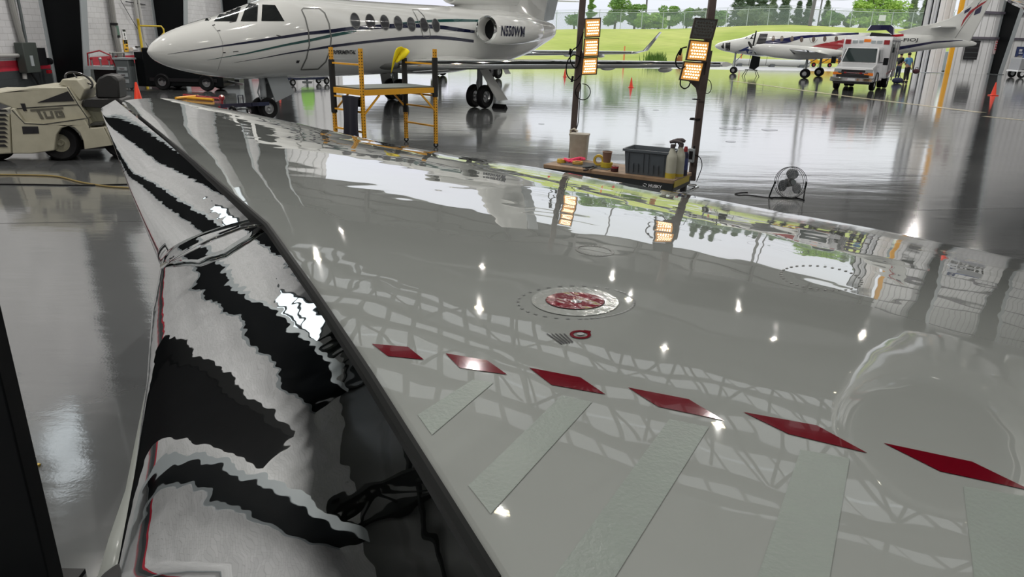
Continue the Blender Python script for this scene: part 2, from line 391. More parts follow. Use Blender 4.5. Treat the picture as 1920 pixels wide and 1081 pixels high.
mb.box((wl(43.5, -.16)+wl(X1, -.16))/2+Vector((0, 0, 1.45)), ((wl(X1)-wl(43.5)).length, .1, 2.9), RW)
struct('trim_1', mb, CORRD, smooth=False)
mb = MB()
for z in (3.0, 5.1, 7.3, 9.6, 12): mb.box((wl(JX+.3, -.25)+wl(X1, -.25))/2+Vector((0, 0, z)), ((wl(X1)-wl(JX)).length-.6, .18, .2), RW)
struct('trim_2', mb, mat('mauve_grey_girt', (.13, .12, .15), .5))
# roof
RG = CEIL+3.0; XM = (X0+X1)/2
ccx = [(X0, CEIL), (XM, RG), (X1, CEIL)]
mb = MB()
for (xa, za), (xb, zb) in zip(ccx[:-1], ccx[1:]):
    mb.add([(xa, YB, za), (xb, YB, zb), (xb, dy_line(xb)+.3, zb), (xa, dy_line(xa)+.3, za), (xa, YB, za+.3), (xb, YB, zb+.3), (xb, dy_line(xb)+.3, zb+.3), (xa, dy_line(xa)+.3, za+.3)],
           [(0, 1, 2, 3), (4, 5, 6, 7), (0, 1, 5, 4), (1, 2, 6, 5), (2, 3, 7, 6), (3, 0, 4, 7)])
struct('ceiling', mb, ROOFM, smooth=False)
mb = MB()
for ydir in (-13, 1):
    pass
def gable(y):
    return [(X0, y, CEIL), (X1, y, CEIL), (XM, y, RG)]
mb.prism(gable(YB), (0, -.2, 0)); struct('trim_3', mb, CORR, smooth=False)
mb = MB(); mb.prism([(X0, dy_line(X0), CEIL), (X1, dy_line(X1), CEIL), (XM, dy_line(XM), RG)], (0, .2, 0)); struct('trim_4', mb, CORR, smooth=False)
# roof trusses and roof panels, glow added to brighten their reflection in the wing
TR = mat('truss_steel', (.022, .024, .024), .8, ior=1.2); LP = mat('glowing_roof_panel', (.6, .62, .62), .5, emit=((.93, .97, 1), .28), noise=False)
ti = 5
for y in (-5, 4, 13, 22, 31, 40, 49):
    mb = MB(); zb = CEIL-1.7
    def zt(x): return CEIL+3*(1-abs(x-XM)/(X1-XM))-.15
    mb.box((XM, y, zb), (X1-X0, .3, .3)); xs = [X0+i*(X1-X0)/24 for i in range(25)]
    for i, (xa, xb) in enumerate(zip(xs[:-1], xs[1:])):
        mb.bar((xa, y, zt(xa)), (xb, y, zt(xb)), .3, .3); mb.bar((xa, y, zb), (xa, y, zt(xa)), .14, .14, (0, 1, 0))
        mb.bar((xa, y, zb if i % 2 else zt(xa)), (xb, y, zt(xb) if i % 2 else zb), .14, .14)
    struct('trim_%d' % ti, mb, TR); ti += 1
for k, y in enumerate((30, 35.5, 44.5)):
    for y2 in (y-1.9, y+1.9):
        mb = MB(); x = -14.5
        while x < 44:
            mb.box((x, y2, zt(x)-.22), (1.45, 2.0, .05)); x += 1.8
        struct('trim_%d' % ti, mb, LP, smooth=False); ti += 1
mb = MB()
for x in (-13, -5, 3, 11, 26, 34, 42, 54):
    mb.box((x, 20, zt(x)-.12), (.15, 64, .28))
struct('trim_%d' % ti, mb, TR); ti += 1
# lamps
LM = mat('lit_lamp_lens', (1, 1, 1), .5, emit=((1, .86, .55), 9), noise=False)
lb = None
for i, (x, y) in enumerate(LAMPS):
    if lb is None:
        lb = root('high_bay_lamp', (x, y, CEIL-2.4), 'rectangular high bay lamp hanging from the roof trusses', 'lamp', 'high bay lamps under the roof')
        MB().box((0, 0, .10), (.62, .42, .14)).build('housing', DGREY, lb)
        b_ = MB()
        for s_ in (-.25, .25): b_.box((0, s_*.38, .012), (.5, .12, .03))
        b_.build('lens', LM, lb)
        MB().cyl((0, 0, .15), (0, 0, .58), .02, n=6).build('hanger', DGREY, lb)
    else: o = dup(lb); o.location = (x, y, CEIL-2.4)
# steel frame columns
cols_ = []
def column(loc, rz, label, group):
    if not cols_:
        c = root('steel_column', loc, label, 'column', group, rz); cols_.append(c); T = HT-1.9
        mb = MB(); mb.prism([(.04, -.02, 0), (1.12, -.02, 0), (2.9, -.02, T), (.04, -.02, T)], (0, .04, 0)); mb.build('web', BLKPAINT, c, smooth=False)
        for (a, b) in ((1.14, 2.92), (.02, .02)):
            mb = MB(); mb.add([(a-.02, -.2, 0), (a+.02, -.2, 0), (a+.02, .2, 0), (a-.02, .2, 0), (b-.02, -.2, T), (b+.02, -.2, T), (b+.02, .2, T), (b-.02, .2, T)],
                [(0, 1, 2, 3), (4, 5, 6, 7), (0, 1, 5, 4), (1, 2, 6, 5), (2, 3, 7, 6), (3, 0, 4, 7)]); mb.build('flange', LGREY, c, smooth=False)
        mb = MB(); mb.box((.62, 0, .02), (1.35, .5, .04)); mb.build('base_plate', DGREY, c)
    else:
        c = dup(cols_[0]); c.location = loc; c.rotation_euler = (0, 0, rz); tag(c, label, 'column', group)
        c.matrix_world = Matrix.LocRotScale(Vector(loc), Euler((0, 0, rz)), None)
    c['kind'] = 'structure'; return c
for y, lb_ in ((2.4, 'black tapered steel column beside the photographer on the left wall'), (10.8, 'black tapered steel column on the left wall beyond the frame edge'), (19.2, 'black tapered steel column on the left wall outside the picture'),
               (27.6, 'wide black steel column with grey flange behind the cream tow tractor'), (36, 'black steel column behind the nose of the white jet'),
               (44.4, 'black steel column hidden behind the jet cockpit'), (52.0, 'last black steel column before the door opening')):
    column((X0, y, 0), 0, lb_, None)
for x, lb_ in ((42.4, 'dark steel column behind the tail of the commuter plane'), (50.5, 'dark steel column right of the wainscot panel'), (58.5, 'dark steel column at the far right corner')):
    column(wl(x, -.15), rzw-math.pi/2, lb_, None)
# sliding door leaves stacked at the right jamb
for k in range(3):
    dr = root('sliding_door_leaf', wl(JX+.6, -.5+.9+k*.5+.1), ['inner', 'middle', 'outer'][k]+' leaf of the stacked white sliding hangar doors', 'door')
    L_ = [3.6, 3.2, 2.6][k]; dr.rotation_euler = (0, 0, rzw); dr.matrix_world = Matrix.LocRotScale(dr.location, Euler((0, 0, rzw)), None)
    MB().box((-1.4+.5*k*0, 0, DH/2), (1.5+k*.5, .2, DH-.1)).build('panel', CORR, dr, smooth=False)
    MB().box((-1.4-(1.5+k*.5)/2, 0, DH/2), (.06, .12, DH-.1)).build('edge_seal', BLACK, dr)
    dr['kind'] = 'structure'
dy_ = root('door_guide_post', wl(JX-.15, -.42), 'yellow edge guard post beside the stacked hangar door leaves', 'post')
MB().box((0, 0, DH/2), (.34, .2, DH)).build('post', YEL, dy_, smooth=False)
# painted floor lines
def floor_strip(pts, wd, m, name, label, z=.004):
    mb = MB(); rows = []
    for i, p in enumerate(pts):
        p = Vector(p); t = (Vector(pts[min(i+1, len(pts)-1)])-Vector(pts[max(i-1, 0)])).normalized(); n = Vector((-t.y, t.x, 0))*wd/2
        rows.append([p+n+Vector((0, 0, z)), p-n+Vector((0, 0, z))])
    mb.grid(rows); o = mb.build(name, m, smooth=False); tag(o, label, 'floor marking', kind='structure'); return o
PALEL = mat('pale_yellow_floor_paint', (.62, .56, .40), .15, ior=1.7)
floor_strip([P(1370, 151), P(1600, 182), P(1842, 211)], .42, PALEL, 'trim_40', 'pale yellow line painted on the floor')
floor_strip([P(1845, 218), P(2100, 243)], .3, PALEL, 'trim_41', 'second pale line painted on the floor at right')

JT = mat('floor_joint_filler', (.035, .037, .038), .4)
for (a, b, lb_, n_) in (((-30, 419), (292, 414), 'dark expansion joint across the floor at left', 42), ((1330, 401), (1960, 389), 'dark expansion joint across the floor at right', 43), ((560, 168), (590, 150), 'floor joint behind the jet', 44)):
    floor_strip([P(*a), P(*b)], .012, JT, 'trim_%d' % n_, lb_, .003)
OILM = mat('wet_patch', (.05, .052, .055), .04, ior=1.6)
for cx, cy, a_, b_ in ((1370, 240, 22, 2.2), (1443, 243, 16, 1.8), (1370, 265, 10, 1.3), (1230, 206, 6, .8), (1015, 232, 6, .8)):
    mb = MB(); c = P(cx, cy, .004); mb.add([c]+[P(x, y, .004) for x, y in ell(cx, cy, a_, b_, 2, 18)], [(0, i+1, (i+1) % 18+1) for i in range(18)]); o = mb.build('floor_stain', OILM, smooth=False)
    tag(o, 'dark wet patch on the floor between the workbench and the fan' if cx > 1300 else 'tiny dark scuff on the glossy floor left of the fan', 'stain', 'wet patches and scuffs on the floor' ); o['kind'] = 'structure'
# ================================================================ THE NEAR AIRCRAFT: wing, slats, nacelle
AFT = Vector((.545, .84, 0)); OUT = Vector((-.84, .545, 0))
nj = root('business_jet', (2.6, 0, 0), 'white swept jet wing with red dashed walkway marks filling the foreground', 'airplane')
def zle(d): return 1.655+.030*d      # d = distance towards the tip
LEPX = [(228, 189), (361, 296), (505, 420), (600, 552), (700, 700), (820, 890), (940, 1081)]
TEPX = [(330, 186), (500, 218), (640, 248), (760, 275), (1020, 315), (1300, 365), (1493, 400), (1645, 427), (1920, 484)]
def lerp_poly(pts, t):
    ds = [0]
    for a, b in zip(pts[:-1], pts[1:]): ds.append(ds[-1]+(b-a).length)
    s = t*ds[-1]
    for i in range(len(pts)-1):
        if s <= ds[i+1]+1e-9:
            return pts[i]+(pts[i+1]-pts[i])*((s-ds[i])/(ds[i+1]-ds[i]))
    return pts[-1]
LEZ = [1.735, 1.712, 1.695, 1.69, 1.685, 1.68, 1.675]
TEZ = [1.68, 1.60, 1.53, 1.48, 1.43, 1.375, 1.35, 1.335, 1.30]
LEW = [P(x, y, z) for (x, y), z in zip(LEPX, LEZ)]; LEW.append(LEW[-1]+Vector((.26, -.52, -.005))*1.6)
TEW = [P(x, y, z) for (x, y), z in zip(TEPX, TEZ)]; TEW.append(TEW[-1]+Vector((.75, -.62, -.03))*1.7)
NU, NS = 46, 26
CAMB = .024
def wing_pt(u, s):
    a = lerp_poly(LEW, u); b = lerp_poly(TEW, u); p = a.lerp(b, s); c = (b-a).length
    hgt = CAMB*c/1.6*4*s*(1-s)
    if s < .06: hgt -= .012*(1-s/.06)**2
    if s > .97: hgt -= .006*((s-.97)/.03)**2
    p.z += hgt; return p
top = [[wing_pt(i/NU, (j/NS)**1.0) for j in range(NS+1)] for i in range(NU+1)]
bot = [[wing_pt(i/NU, j/NS)-Vector((0, 0, .012+.16*math.sin(math.pi*min(1, max(0, (j/NS)))**.7)*(.4+.6*i/NU))) for j in range(NS+1)] for i in range(NU+1)]
wb = MB(); wb.grid(top); wb.grid(bot)
wb.grid([[top[i][0] for i in range(NU+1)], [bot[i][0] for i in range(NU+1)]]); wb.grid([[top[i][NS] for i in range(NU+1)], [bot[i][NS] for i in range(NU+1)]])
wb.grid([top[0], bot[0]]); wb.grid([top[NU], bot[NU]])
WINGP = mat('glossy_white_wing_paint', (.29, .307, .295), .03, coat=1, ior=1.5, bump=(2.6, .16, .02), noise=(1.2, .2, (.265, .28, .27)))
WINGP.node_tree.nodes['Principled BSDF'].inputs['Coat IOR'].default_value = 1.85
WINGP.node_tree.nodes['Principled BSDF'].inputs['Specular IOR Level'].default_value = .1
wg = wb.build('wing', WINGP, nj, world=True, smooth=50)
wbv = bvh_of([(wb, Matrix.Identity(4))])
# walkway marks, tread strips, tank caps
RW_ = mat('dark_red_marking', (.12, .002, .008), .08, coat=.4)
for q in ([(697, 645), (765, 651), (795, 675), (727, 668)], [(835, 663), (913, 676), (951, 703), (862, 690)], [(992, 690), (1088, 708), (1135, 740), (1034, 722)],
          [(1177, 727), (1291, 749), (1357, 789), (1234, 763)], [(1393, 773), (1531, 798), (1626, 850), (1478, 814)], [(1656, 831), (1822, 866), (1935, 921), (1762, 884)], [(1985, 905), (2150, 940), (2260, 1000), (2090, 960)]):
    decal(q, wbv, .0012, 4).build('walkway_mark', RW_, wg, world=True)
TREAD = mat('grey_green_tread_strip', (.20, .235, .213), .4, noise=(26, .6, (.19, .215, .20)), bump=(160, .5, .002))
for q in ([(783, 778), (887, 712), (925, 718), (810, 816)], [(878, 911), (1053, 742), (1110, 754), (920, 964)], [(1010, 1120), (1255, 786), (1329, 801), (1130, 1120)],
          [(1380, 1200), (1501, 843), (1593, 860), (1535, 1200)], [(1840, 1200), (1806, 912), (1965, 938), (2020, 1200)]):
    decal(q, wbv, .0010, 5).build('tread_strip', TREAD, wg, world=True)
RING = mat('clear_cap_ring', (.42, .44, .42), .12, .3, bump=(60, .5, .004)); DARKM = mat('faint_dark_screw_marks', (.12, .13, .13), .3)
def ring_px(cx, cy, a, b, a2, b2, rot=0, n=48):
    mb = MB(); E1, E2 = ell(cx, cy, a, b, rot, n), ell(cx, cy, a2, b2, rot, n)
    return mb.grid([[cast(*e1, wbv, .0016), cast(*e2, wbv, .0016)] for e1, e2 in zip(E1+E1[:1], E2+E2[:1])])
cap = decal(ell(1078, 565, 55, 15.8, 2), wbv, .0022, 4).build('fuel_cap', mat('dark_red_fuel_cap', (.17, .01, .02), .18, coat=.6, bump=(28, .9, .01), noise=(30, .5, (.09, .01, .015))), wg, world=True)
c0 = cast(1080, 567, wbv, 0)
k = MB(); k.sph(c0+Vector((0, 0, .002)), (.012, .009, .004)); k.build('latch', STEEL, cap, world=True)
ring_px(1078, 566, 82, 27, 56, 16.5, 2).build('cap_ring', RING, wg, world=True)
ring_px(1080, 567, 112, 33, 108, 31.5, 2).build('screw_ring', DARKM, wg, world=True) if 0 else None
mb = MB()
for i in range(60):
    if i % 2 and 14 < i < 52: continue
    t = 2*math.pi*i/60; r0, r1 = 1, .955
    qd = []
    for (tt, rr) in ((t, r0), (t+.07, r0), (t+.07, r1), (t, r1)): qd.append(cast(1080+112*rr*math.cos(tt), 567+32*rr*math.sin(tt), wbv, .0012))
    mb.add(qd, [(0, 1, 2, 3)])
mb.build('screw_ring', DARKM, wg, world=True)
ring_px(1088, 628, 20, 8, 13.5, 5, 2).build('drain_ring', RW_, wg, world=True)
decal(ell(1088, 628, 7, 2.6), wbv, .003).build('drain_plug', STEEL, wg, world=True)
mb = MB()
for i in range(5): decal([(1024+i*8, 626), (1027+i*8, 626), (1055+i*5, 645-i*.8), (1052+i*5, 646-i*.8)], wbv, .0012, 2, mb)
mb.build('grounding_arrow', INK, wg, world=True)
decal([(1094, 619), (1108, 621), (1107, 624), (1097, 622)], wbv, .0012, 2).build('drain_arrow', RW_, wg, world=True)
for (cx, cy, a, b) in ((1540, 521, 76, 22), (1115, 470, 34, 9)):
    mb = MB()
    for i in range(34):
        t = 2*math.pi*i/34; decal(ell(cx+a*math.cos(t), cy+b*math.sin(t)+.10*a*math.cos(t), 3.2, 1.0, n=8), wbv, .0010, 1, mb)
    mb.build('screw_ring', LINE, wg, world=True)
# skin joints
JN = mat('skin_joint', (.16, .17, .165), .3)
mb = MB()
def wl_line(s0, u0, u1, wd=.0022):
    rows = []
    for i in range(41):
        u = u0+(u1-u0)*i/40; a = wing_pt(u, s0); b = wing_pt(u, s0+wd); rows.append([a+Vector((0, 0, .0012)), b+Vector((0, 0, .0012))])
    mb.grid(rows)
wl_line(.80, .02, .55); wl_line(.86, .02, .5); wl_line(.955, .3, 1.0)
mb.build('skin_joint', JN, wg, world=True)
mb = MB()
for u in (.36,):
    rows = []
    for j in range(20):
        s0 = .8+.17*j/19; rows.append([wing_pt(u, s0)+Vector((0, 0, .0012)), wing_pt(u+.002, s0)+Vector((0, 0, .0012))])
    mb.grid(rows)
mb.build('flap_joint', JN, wg, world=True)
# slats: outboard and inboard polished leading edge pieces
SN, CS = math.sin(math.radians(36)), math.cos(math.radians(36))
def slat(apx, az, npx, nz, name, tipcap=False, lipw=.03, bulge=1.0):
    A = [P(x, y, z) for (x, y), z in zip(apx, az)]; Nn = [P(x, y, z) for (x, y), z in zip(npx, nz)]
    K = 40; rows = []
    for i in range(K+1):
        a = lerp_poly(A, i/K); n = lerp_poly(Nn, i/K); h = n-a; dz = -h.z; hv = Vector((h.x, h.y, 0)); row = []
        for j in range(17):
            th = math.radians(36+54*j/16); sh = (math.sin(th)-SN)/(1-SN)
            row.append(a+hv*sh-Vector((0, 0, dz*(.22*sh+.78*(CS-math.cos(th))/CS))))
        hn = hv.normalized()
        row.append(n-hn*.006-Vector((0, 0, lipw*.6))); row.append(n-hn*.03-Vector((0, 0, lipw)))
        row.append(n-hv*.45-Vector((0, 0, lipw*.8)));
        row.append(a+hv*.12-Vector((0, 0, .022)))
        row.append(a-Vector((0, 0, .012)))
        rows.append(row)
    mb = MB(); mb.loft(rows); return mb
SLATM = mat('mirror_polished_slat', (.74, .76, .76), .015, 1, bump=(9, .10, .012), noise=(2, .1, (.68, .70, .70)))
so = slat([(216, 187), (350, 297), (493, 405)], [1.732, 1.702, 1.682], [(188, 203), (241, 351), (300, 496)], [1.735, 1.62, 1.53], 'outboard_slat')
sob = so.build('outboard_slat', SLATM, nj, world=True, smooth=60)
si = slat([(492, 413), (585, 552), (686, 702), (804, 892), (924, 1085), (1000, 1210)], [1.682, 1.678, 1.672, 1.668, 1.662, 1.655],
          [(302, 500), (284, 600), (276, 720), (252, 900), (232, 1010), (205, 1150)], [1.53, 1.475, 1.455, 1.44, 1.42, 1.40], 'inboard_slat', bulge=.9)
sib = si.build('inboard_slat', SLATM, nj, world=True, smooth=60)
# joint cover band between the two slats
mb = MB(); rows = []
for (x, y, z) in ((300, 503, 1.535), (318, 489, 1.575), (352, 470, 1.62), (400, 446, 1.655), (450, 427, 1.675), (494, 418, 1.682)):
    rows.append([P(x, y-5, z+.004), P(x+2, y+3, z+.006)])
mb.grid(rows); mb.build('slat_joint_band', CHROME, nj, world=True, solid=.002)
# black strip standing in for the shade in the slat gap
mb = MB(); K = 60; rows = []
for i in range(K+1):
    a = lerp_poly(LEW[:7], .16+.84*i/K); d = Vector((-.82, -.5, 0)); wdt = .002+.011*min(1, i/K*3)
    rows.append([a+Vector((0, 0, .0015)), a+d*wdt*.5+Vector((0, 0, .002)), a+d*wdt-Vector((0, 0, .002)), a+d*wdt-Vector((0, 0, .03)), a-Vector((0, 0, .03))])
GAPSHADE = mat('black_gap_shade', (.003, .004, .004), .5, ior=1.2)
mb.loft(rows); mb.build('slat_gap_shade', GAPSHADE, nj, world=True)
# orange bead of sealant glinting along the gap
# grey lower lip of the slat and its red/black edge strip
def strip(pxa, pxb, za, zb, name, m, th=.004):
    mb = MB(); mb.grid([[P(*a, z=zza), P(*b, z=zzb)] for a, b, zza, zzb in zip(pxa, pxb, za, zb)]); return mb.build(name, m, nj, world=True, solid=th)
strip([(300, 512), (280, 700), (236, 920), (205, 1010), (182, 1090)], [(303, 512), (297, 700), (262, 920), (240, 1010), (222, 1090)], [1.5, 1.43, 1.41, 1.39, 1.38], [1.5, 1.435, 1.415, 1.395, 1.385], 'slat_lower_lip', mat('lip_reflected_floor_grey', (.30, .32, .30), .3))  # lip's pale grey stands in for the floor reflected in it
strip([(302, 515), (292, 700), (254, 920), (236, 1010)], [(304, 515), (296, 700), (259, 920), (243, 1010)], [1.503, 1.438, 1.418, 1.398], [1.503, 1.438, 1.418, 1.398], 'edge_strip', mat('dark_red_edge_strip', (.045, .005, .006), .3))
# engine nacelle and rear fuselage beside the wing
EC = Vector((3.0, 4.15, 3.0))
nb = MB(); prof = [(.30, 1.6), (.40, .5), (.43, .12), (.445, .03), (.475, -.01), (.52, .015), (.56, .09), (.595, .25), (.62, .6), (.62, 1.4), (.55, 2.2), (.42, 2.9), (.36, 3.0), (.30, 2.7)]
nac = MB().lathe(prof, EC, AFT, 48).build('engine_nacelle', WHITE, nj, world=True)
MB().lathe([(.449, .02), (.475, -.013), (.522, .013), (.545, .055)], EC, AFT, 48).build('inlet_lip', CHROME, nac, world=True)
MB().lathe([(.30, 1.5), (.395, .5), (.425, .12), (.440, .05)], EC, AFT, 48).build('inlet_duct', DGREY, nac, world=True)
mb = MB(); mb.cyl(EC+AFT*.55, EC+AFT*.56, .40, n=40); mb.build('fan_face', BLKPAINT, nac, world=True)
mb = MB(); mb.lathe([(.001, -.22), (.05, -.15), (.10, 0)], EC+AFT*.54, AFT, 20); mb.build('spinner', DGREY, nac, world=True)
FC = EC-OUT*1.75+Vector((0, 0, -.35))
MB().bar(EC-OUT*.5+AFT*1.4, FC+AFT*1.4+OUT*.7+Vector((0, 0, .2)), 1.3, .14, AFT).build('pylon', WHITE, nj, world=True, bevel=.03)
secs = []
for (xx, r, dz) in ((-9, .35, -.35), (-8.4, .6, -.2), (-7, .9, 0), (-5, 1.0, 0), (0, 1.0, 0), (2, .9, .05), (4, .6, .2), (6, .2, .45)):
    c = FC+AFT*xx+Vector((0, 0, dz)); secs.append([c+OUT*(r*math.cos(2*math.pi*j/32))+Vector((0, 0, r*math.sin(2*math.pi*j/32))) for j in range(32)])
MB().loft(secs).build('fuselage', WHITE, nj, world=True)
# landing gear so the jet stands
gp = wing_pt(.93, .45); gw = Vector((gp.x+.5, gp.y-.1, 0))
lg = MB().cyl(gw+Vector((0, 0, .3)), Vector((gw.x, gw.y, gp.z-.05)), .06).build('main_gear_leg', STEEL, nj, world=True)
t_, h_ = MB(), MB(); wheel(t_, h_, gw+Vector((0, 0, .3)), OUT, .3, .18); tb = t_.build('tyre', BLACK, nj, world=True); h_.build('wheel_hub', STEEL, tb, world=True)
# black pad over the leading edge in the corner, and the dark stand rail
mb = MB(); cpad = P(248, 1095, 1.43)
mb.sph(cpad, (.048, .05, .022), 26, 16); pd = mb.build('padded_bumper', mat('black_foam', (.006, .006, .007), .7, bump=(18, .6, .01)), sub=0)
tag(pd, 'black foam bumper pressed on the slat edge at the bottom left corner', 'bumper')
pr = PY(96, 1081, 2.2); pr.z = 0
rr = root('stand_upright', (pr.x-.26, 2.24, 0), 'dark upright of a maintenance stand at the bottom left corner', 'stand')
MB().box((0, 0, 1.32), (.50, .08, 2.6)).build('upright', BLKPAINT, rr, bevel=.006)
MB().box((0, 0, .01), (.52, .3, .02)).build('base_plate', BLKPAINT, rr)
# ================================================================ THE WHITE THREE-ENGINE JET
FN = Vector((-.579, -.816, 0)).normalized(); FYAW = math.atan2(FN.y, FN.x)
FM = Vector((-2.77, 24.3, 0))
def body_secs(prof, n=40, pw=2.0):
    """prof: (x, z centre, half height, half width)"""
    out = []
    for (x, z, rz, ry) in prof:
        out.append([Vector((x, ry*math.cos(2*math.pi*j/n), z+rz*math.sin(2*math.pi*j/n))) for j in range(n)])
    return out
def smooth_prof(prof, k=4):
    """Catmull-Rom through the stations"""
    out = []
    for i in range(len(prof)-1):
        p0 = prof[max(i-1, 0)]; p1 = prof[i]; p2 = prof[i+1]; p3 = prof[min(i+2, len(prof)-1)]
        for s in range(k):
            t = s/k
            out.append(tuple(.5*((2*b)+(c-a)*t+(2*a-5*b+4*c-d)*t*t+(3*b-a-3*c+d)*t**3) for a, b, c, d in zip(p0, p1, p2, p3)))
    out.append(prof[-1]); return out
FPROF = smooth_prof([(9.45, 1.66, .03, .03), (9.3, 1.67, .20, .18), (8.9, 1.70, .40, .36), (8.2, 1.74, .60, .56), (7.4, 1.80, .76, .74), (6.7, 1.90, .90, .86), (6.0, 2.02, 1.0, .93),
         (5.2, 2.02, 1.03, .97), (3.5, 2.02, 1.02, .98), (1.5, 2.04, 1.01, .98), (-.5, 2.08, .99, .97), (-2, 2.13, .97, .94), (-3.6, 2.18, .92, .84), (-5.2, 2.27, .72, .62), (-6.4, 2.36, .45, .36), (-7.1, 2.42, .27, .2), (-7.3, 2.43, .1, .08)], 3)
def airfoil(le, te, th, n=10):
    """closed section between leading and trailing edge points"""
    le, te = Vector(le), Vector(te); up, lo = [], []
    for i in range(n+1):
        s = (1-math.cos(math.pi*i/n))/2; y = th*(2.969*math.sqrt(s)-1.26*s-3.516*s*s+2.843*s**3-1.015*s**4)*.5*1.02
        p = le.lerp(te, s); up.append(p+Vector((0, 0, y))); lo.append(p-Vector((0, 0, y*.8)))
    return up+lo[-2:0:-1]
def vfoil(le, te, th, n=8):
    le, te = Vector(le), Vector(te); a, b = [], []
    for i in range(n+1):
        s = (1-math.cos(math.pi*i/n))/2; y = th*(2.969*math.sqrt(s)-1.26*s-3.516*s*s+2.843*s**3-1.015*s**4)*.5
        p = le.lerp(te, s); a.append(p+Vector((0, y, 0))); b.append(p-Vector((0, y, 0)))
    return a+b[-2:0:-1]
def gear(par, name, x, y, ztop, r=.33, gap=.17, wd=.16, legr=.055, door=None, twin=True):
    lg = MB().cyl((x, y, r), (x, y, ztop), legr, n=14).cyl((x, y, r+.28), (x, y, ztop), legr*1.6, n=14).cyl((x, y-gap, r), (x, y+gap, r), .035, n=10)
    lg.cyl((x+.06, y, r+.15), (x+.16, y, r+.4), .02, n=8).cyl((x+.16, y, r+.4), (x+.05, y, r+.7), .02, n=8).cyl((x-.05, y, r+.6), (x-.7, y, ztop+.05), .028, n=8)
    g = lg.build(name, LGREY, par)
    for s in ((-1, 1) if twin else (1,)):
        t, h = MB(), MB(); wheel(t, h, (x, y+s*gap*(1 if twin else 0), r), (0, 1, 0), r, wd)
        tt = t.build('tyre', BLACK, g); h.build('wheel_hub', STEEL, tt)
    return g
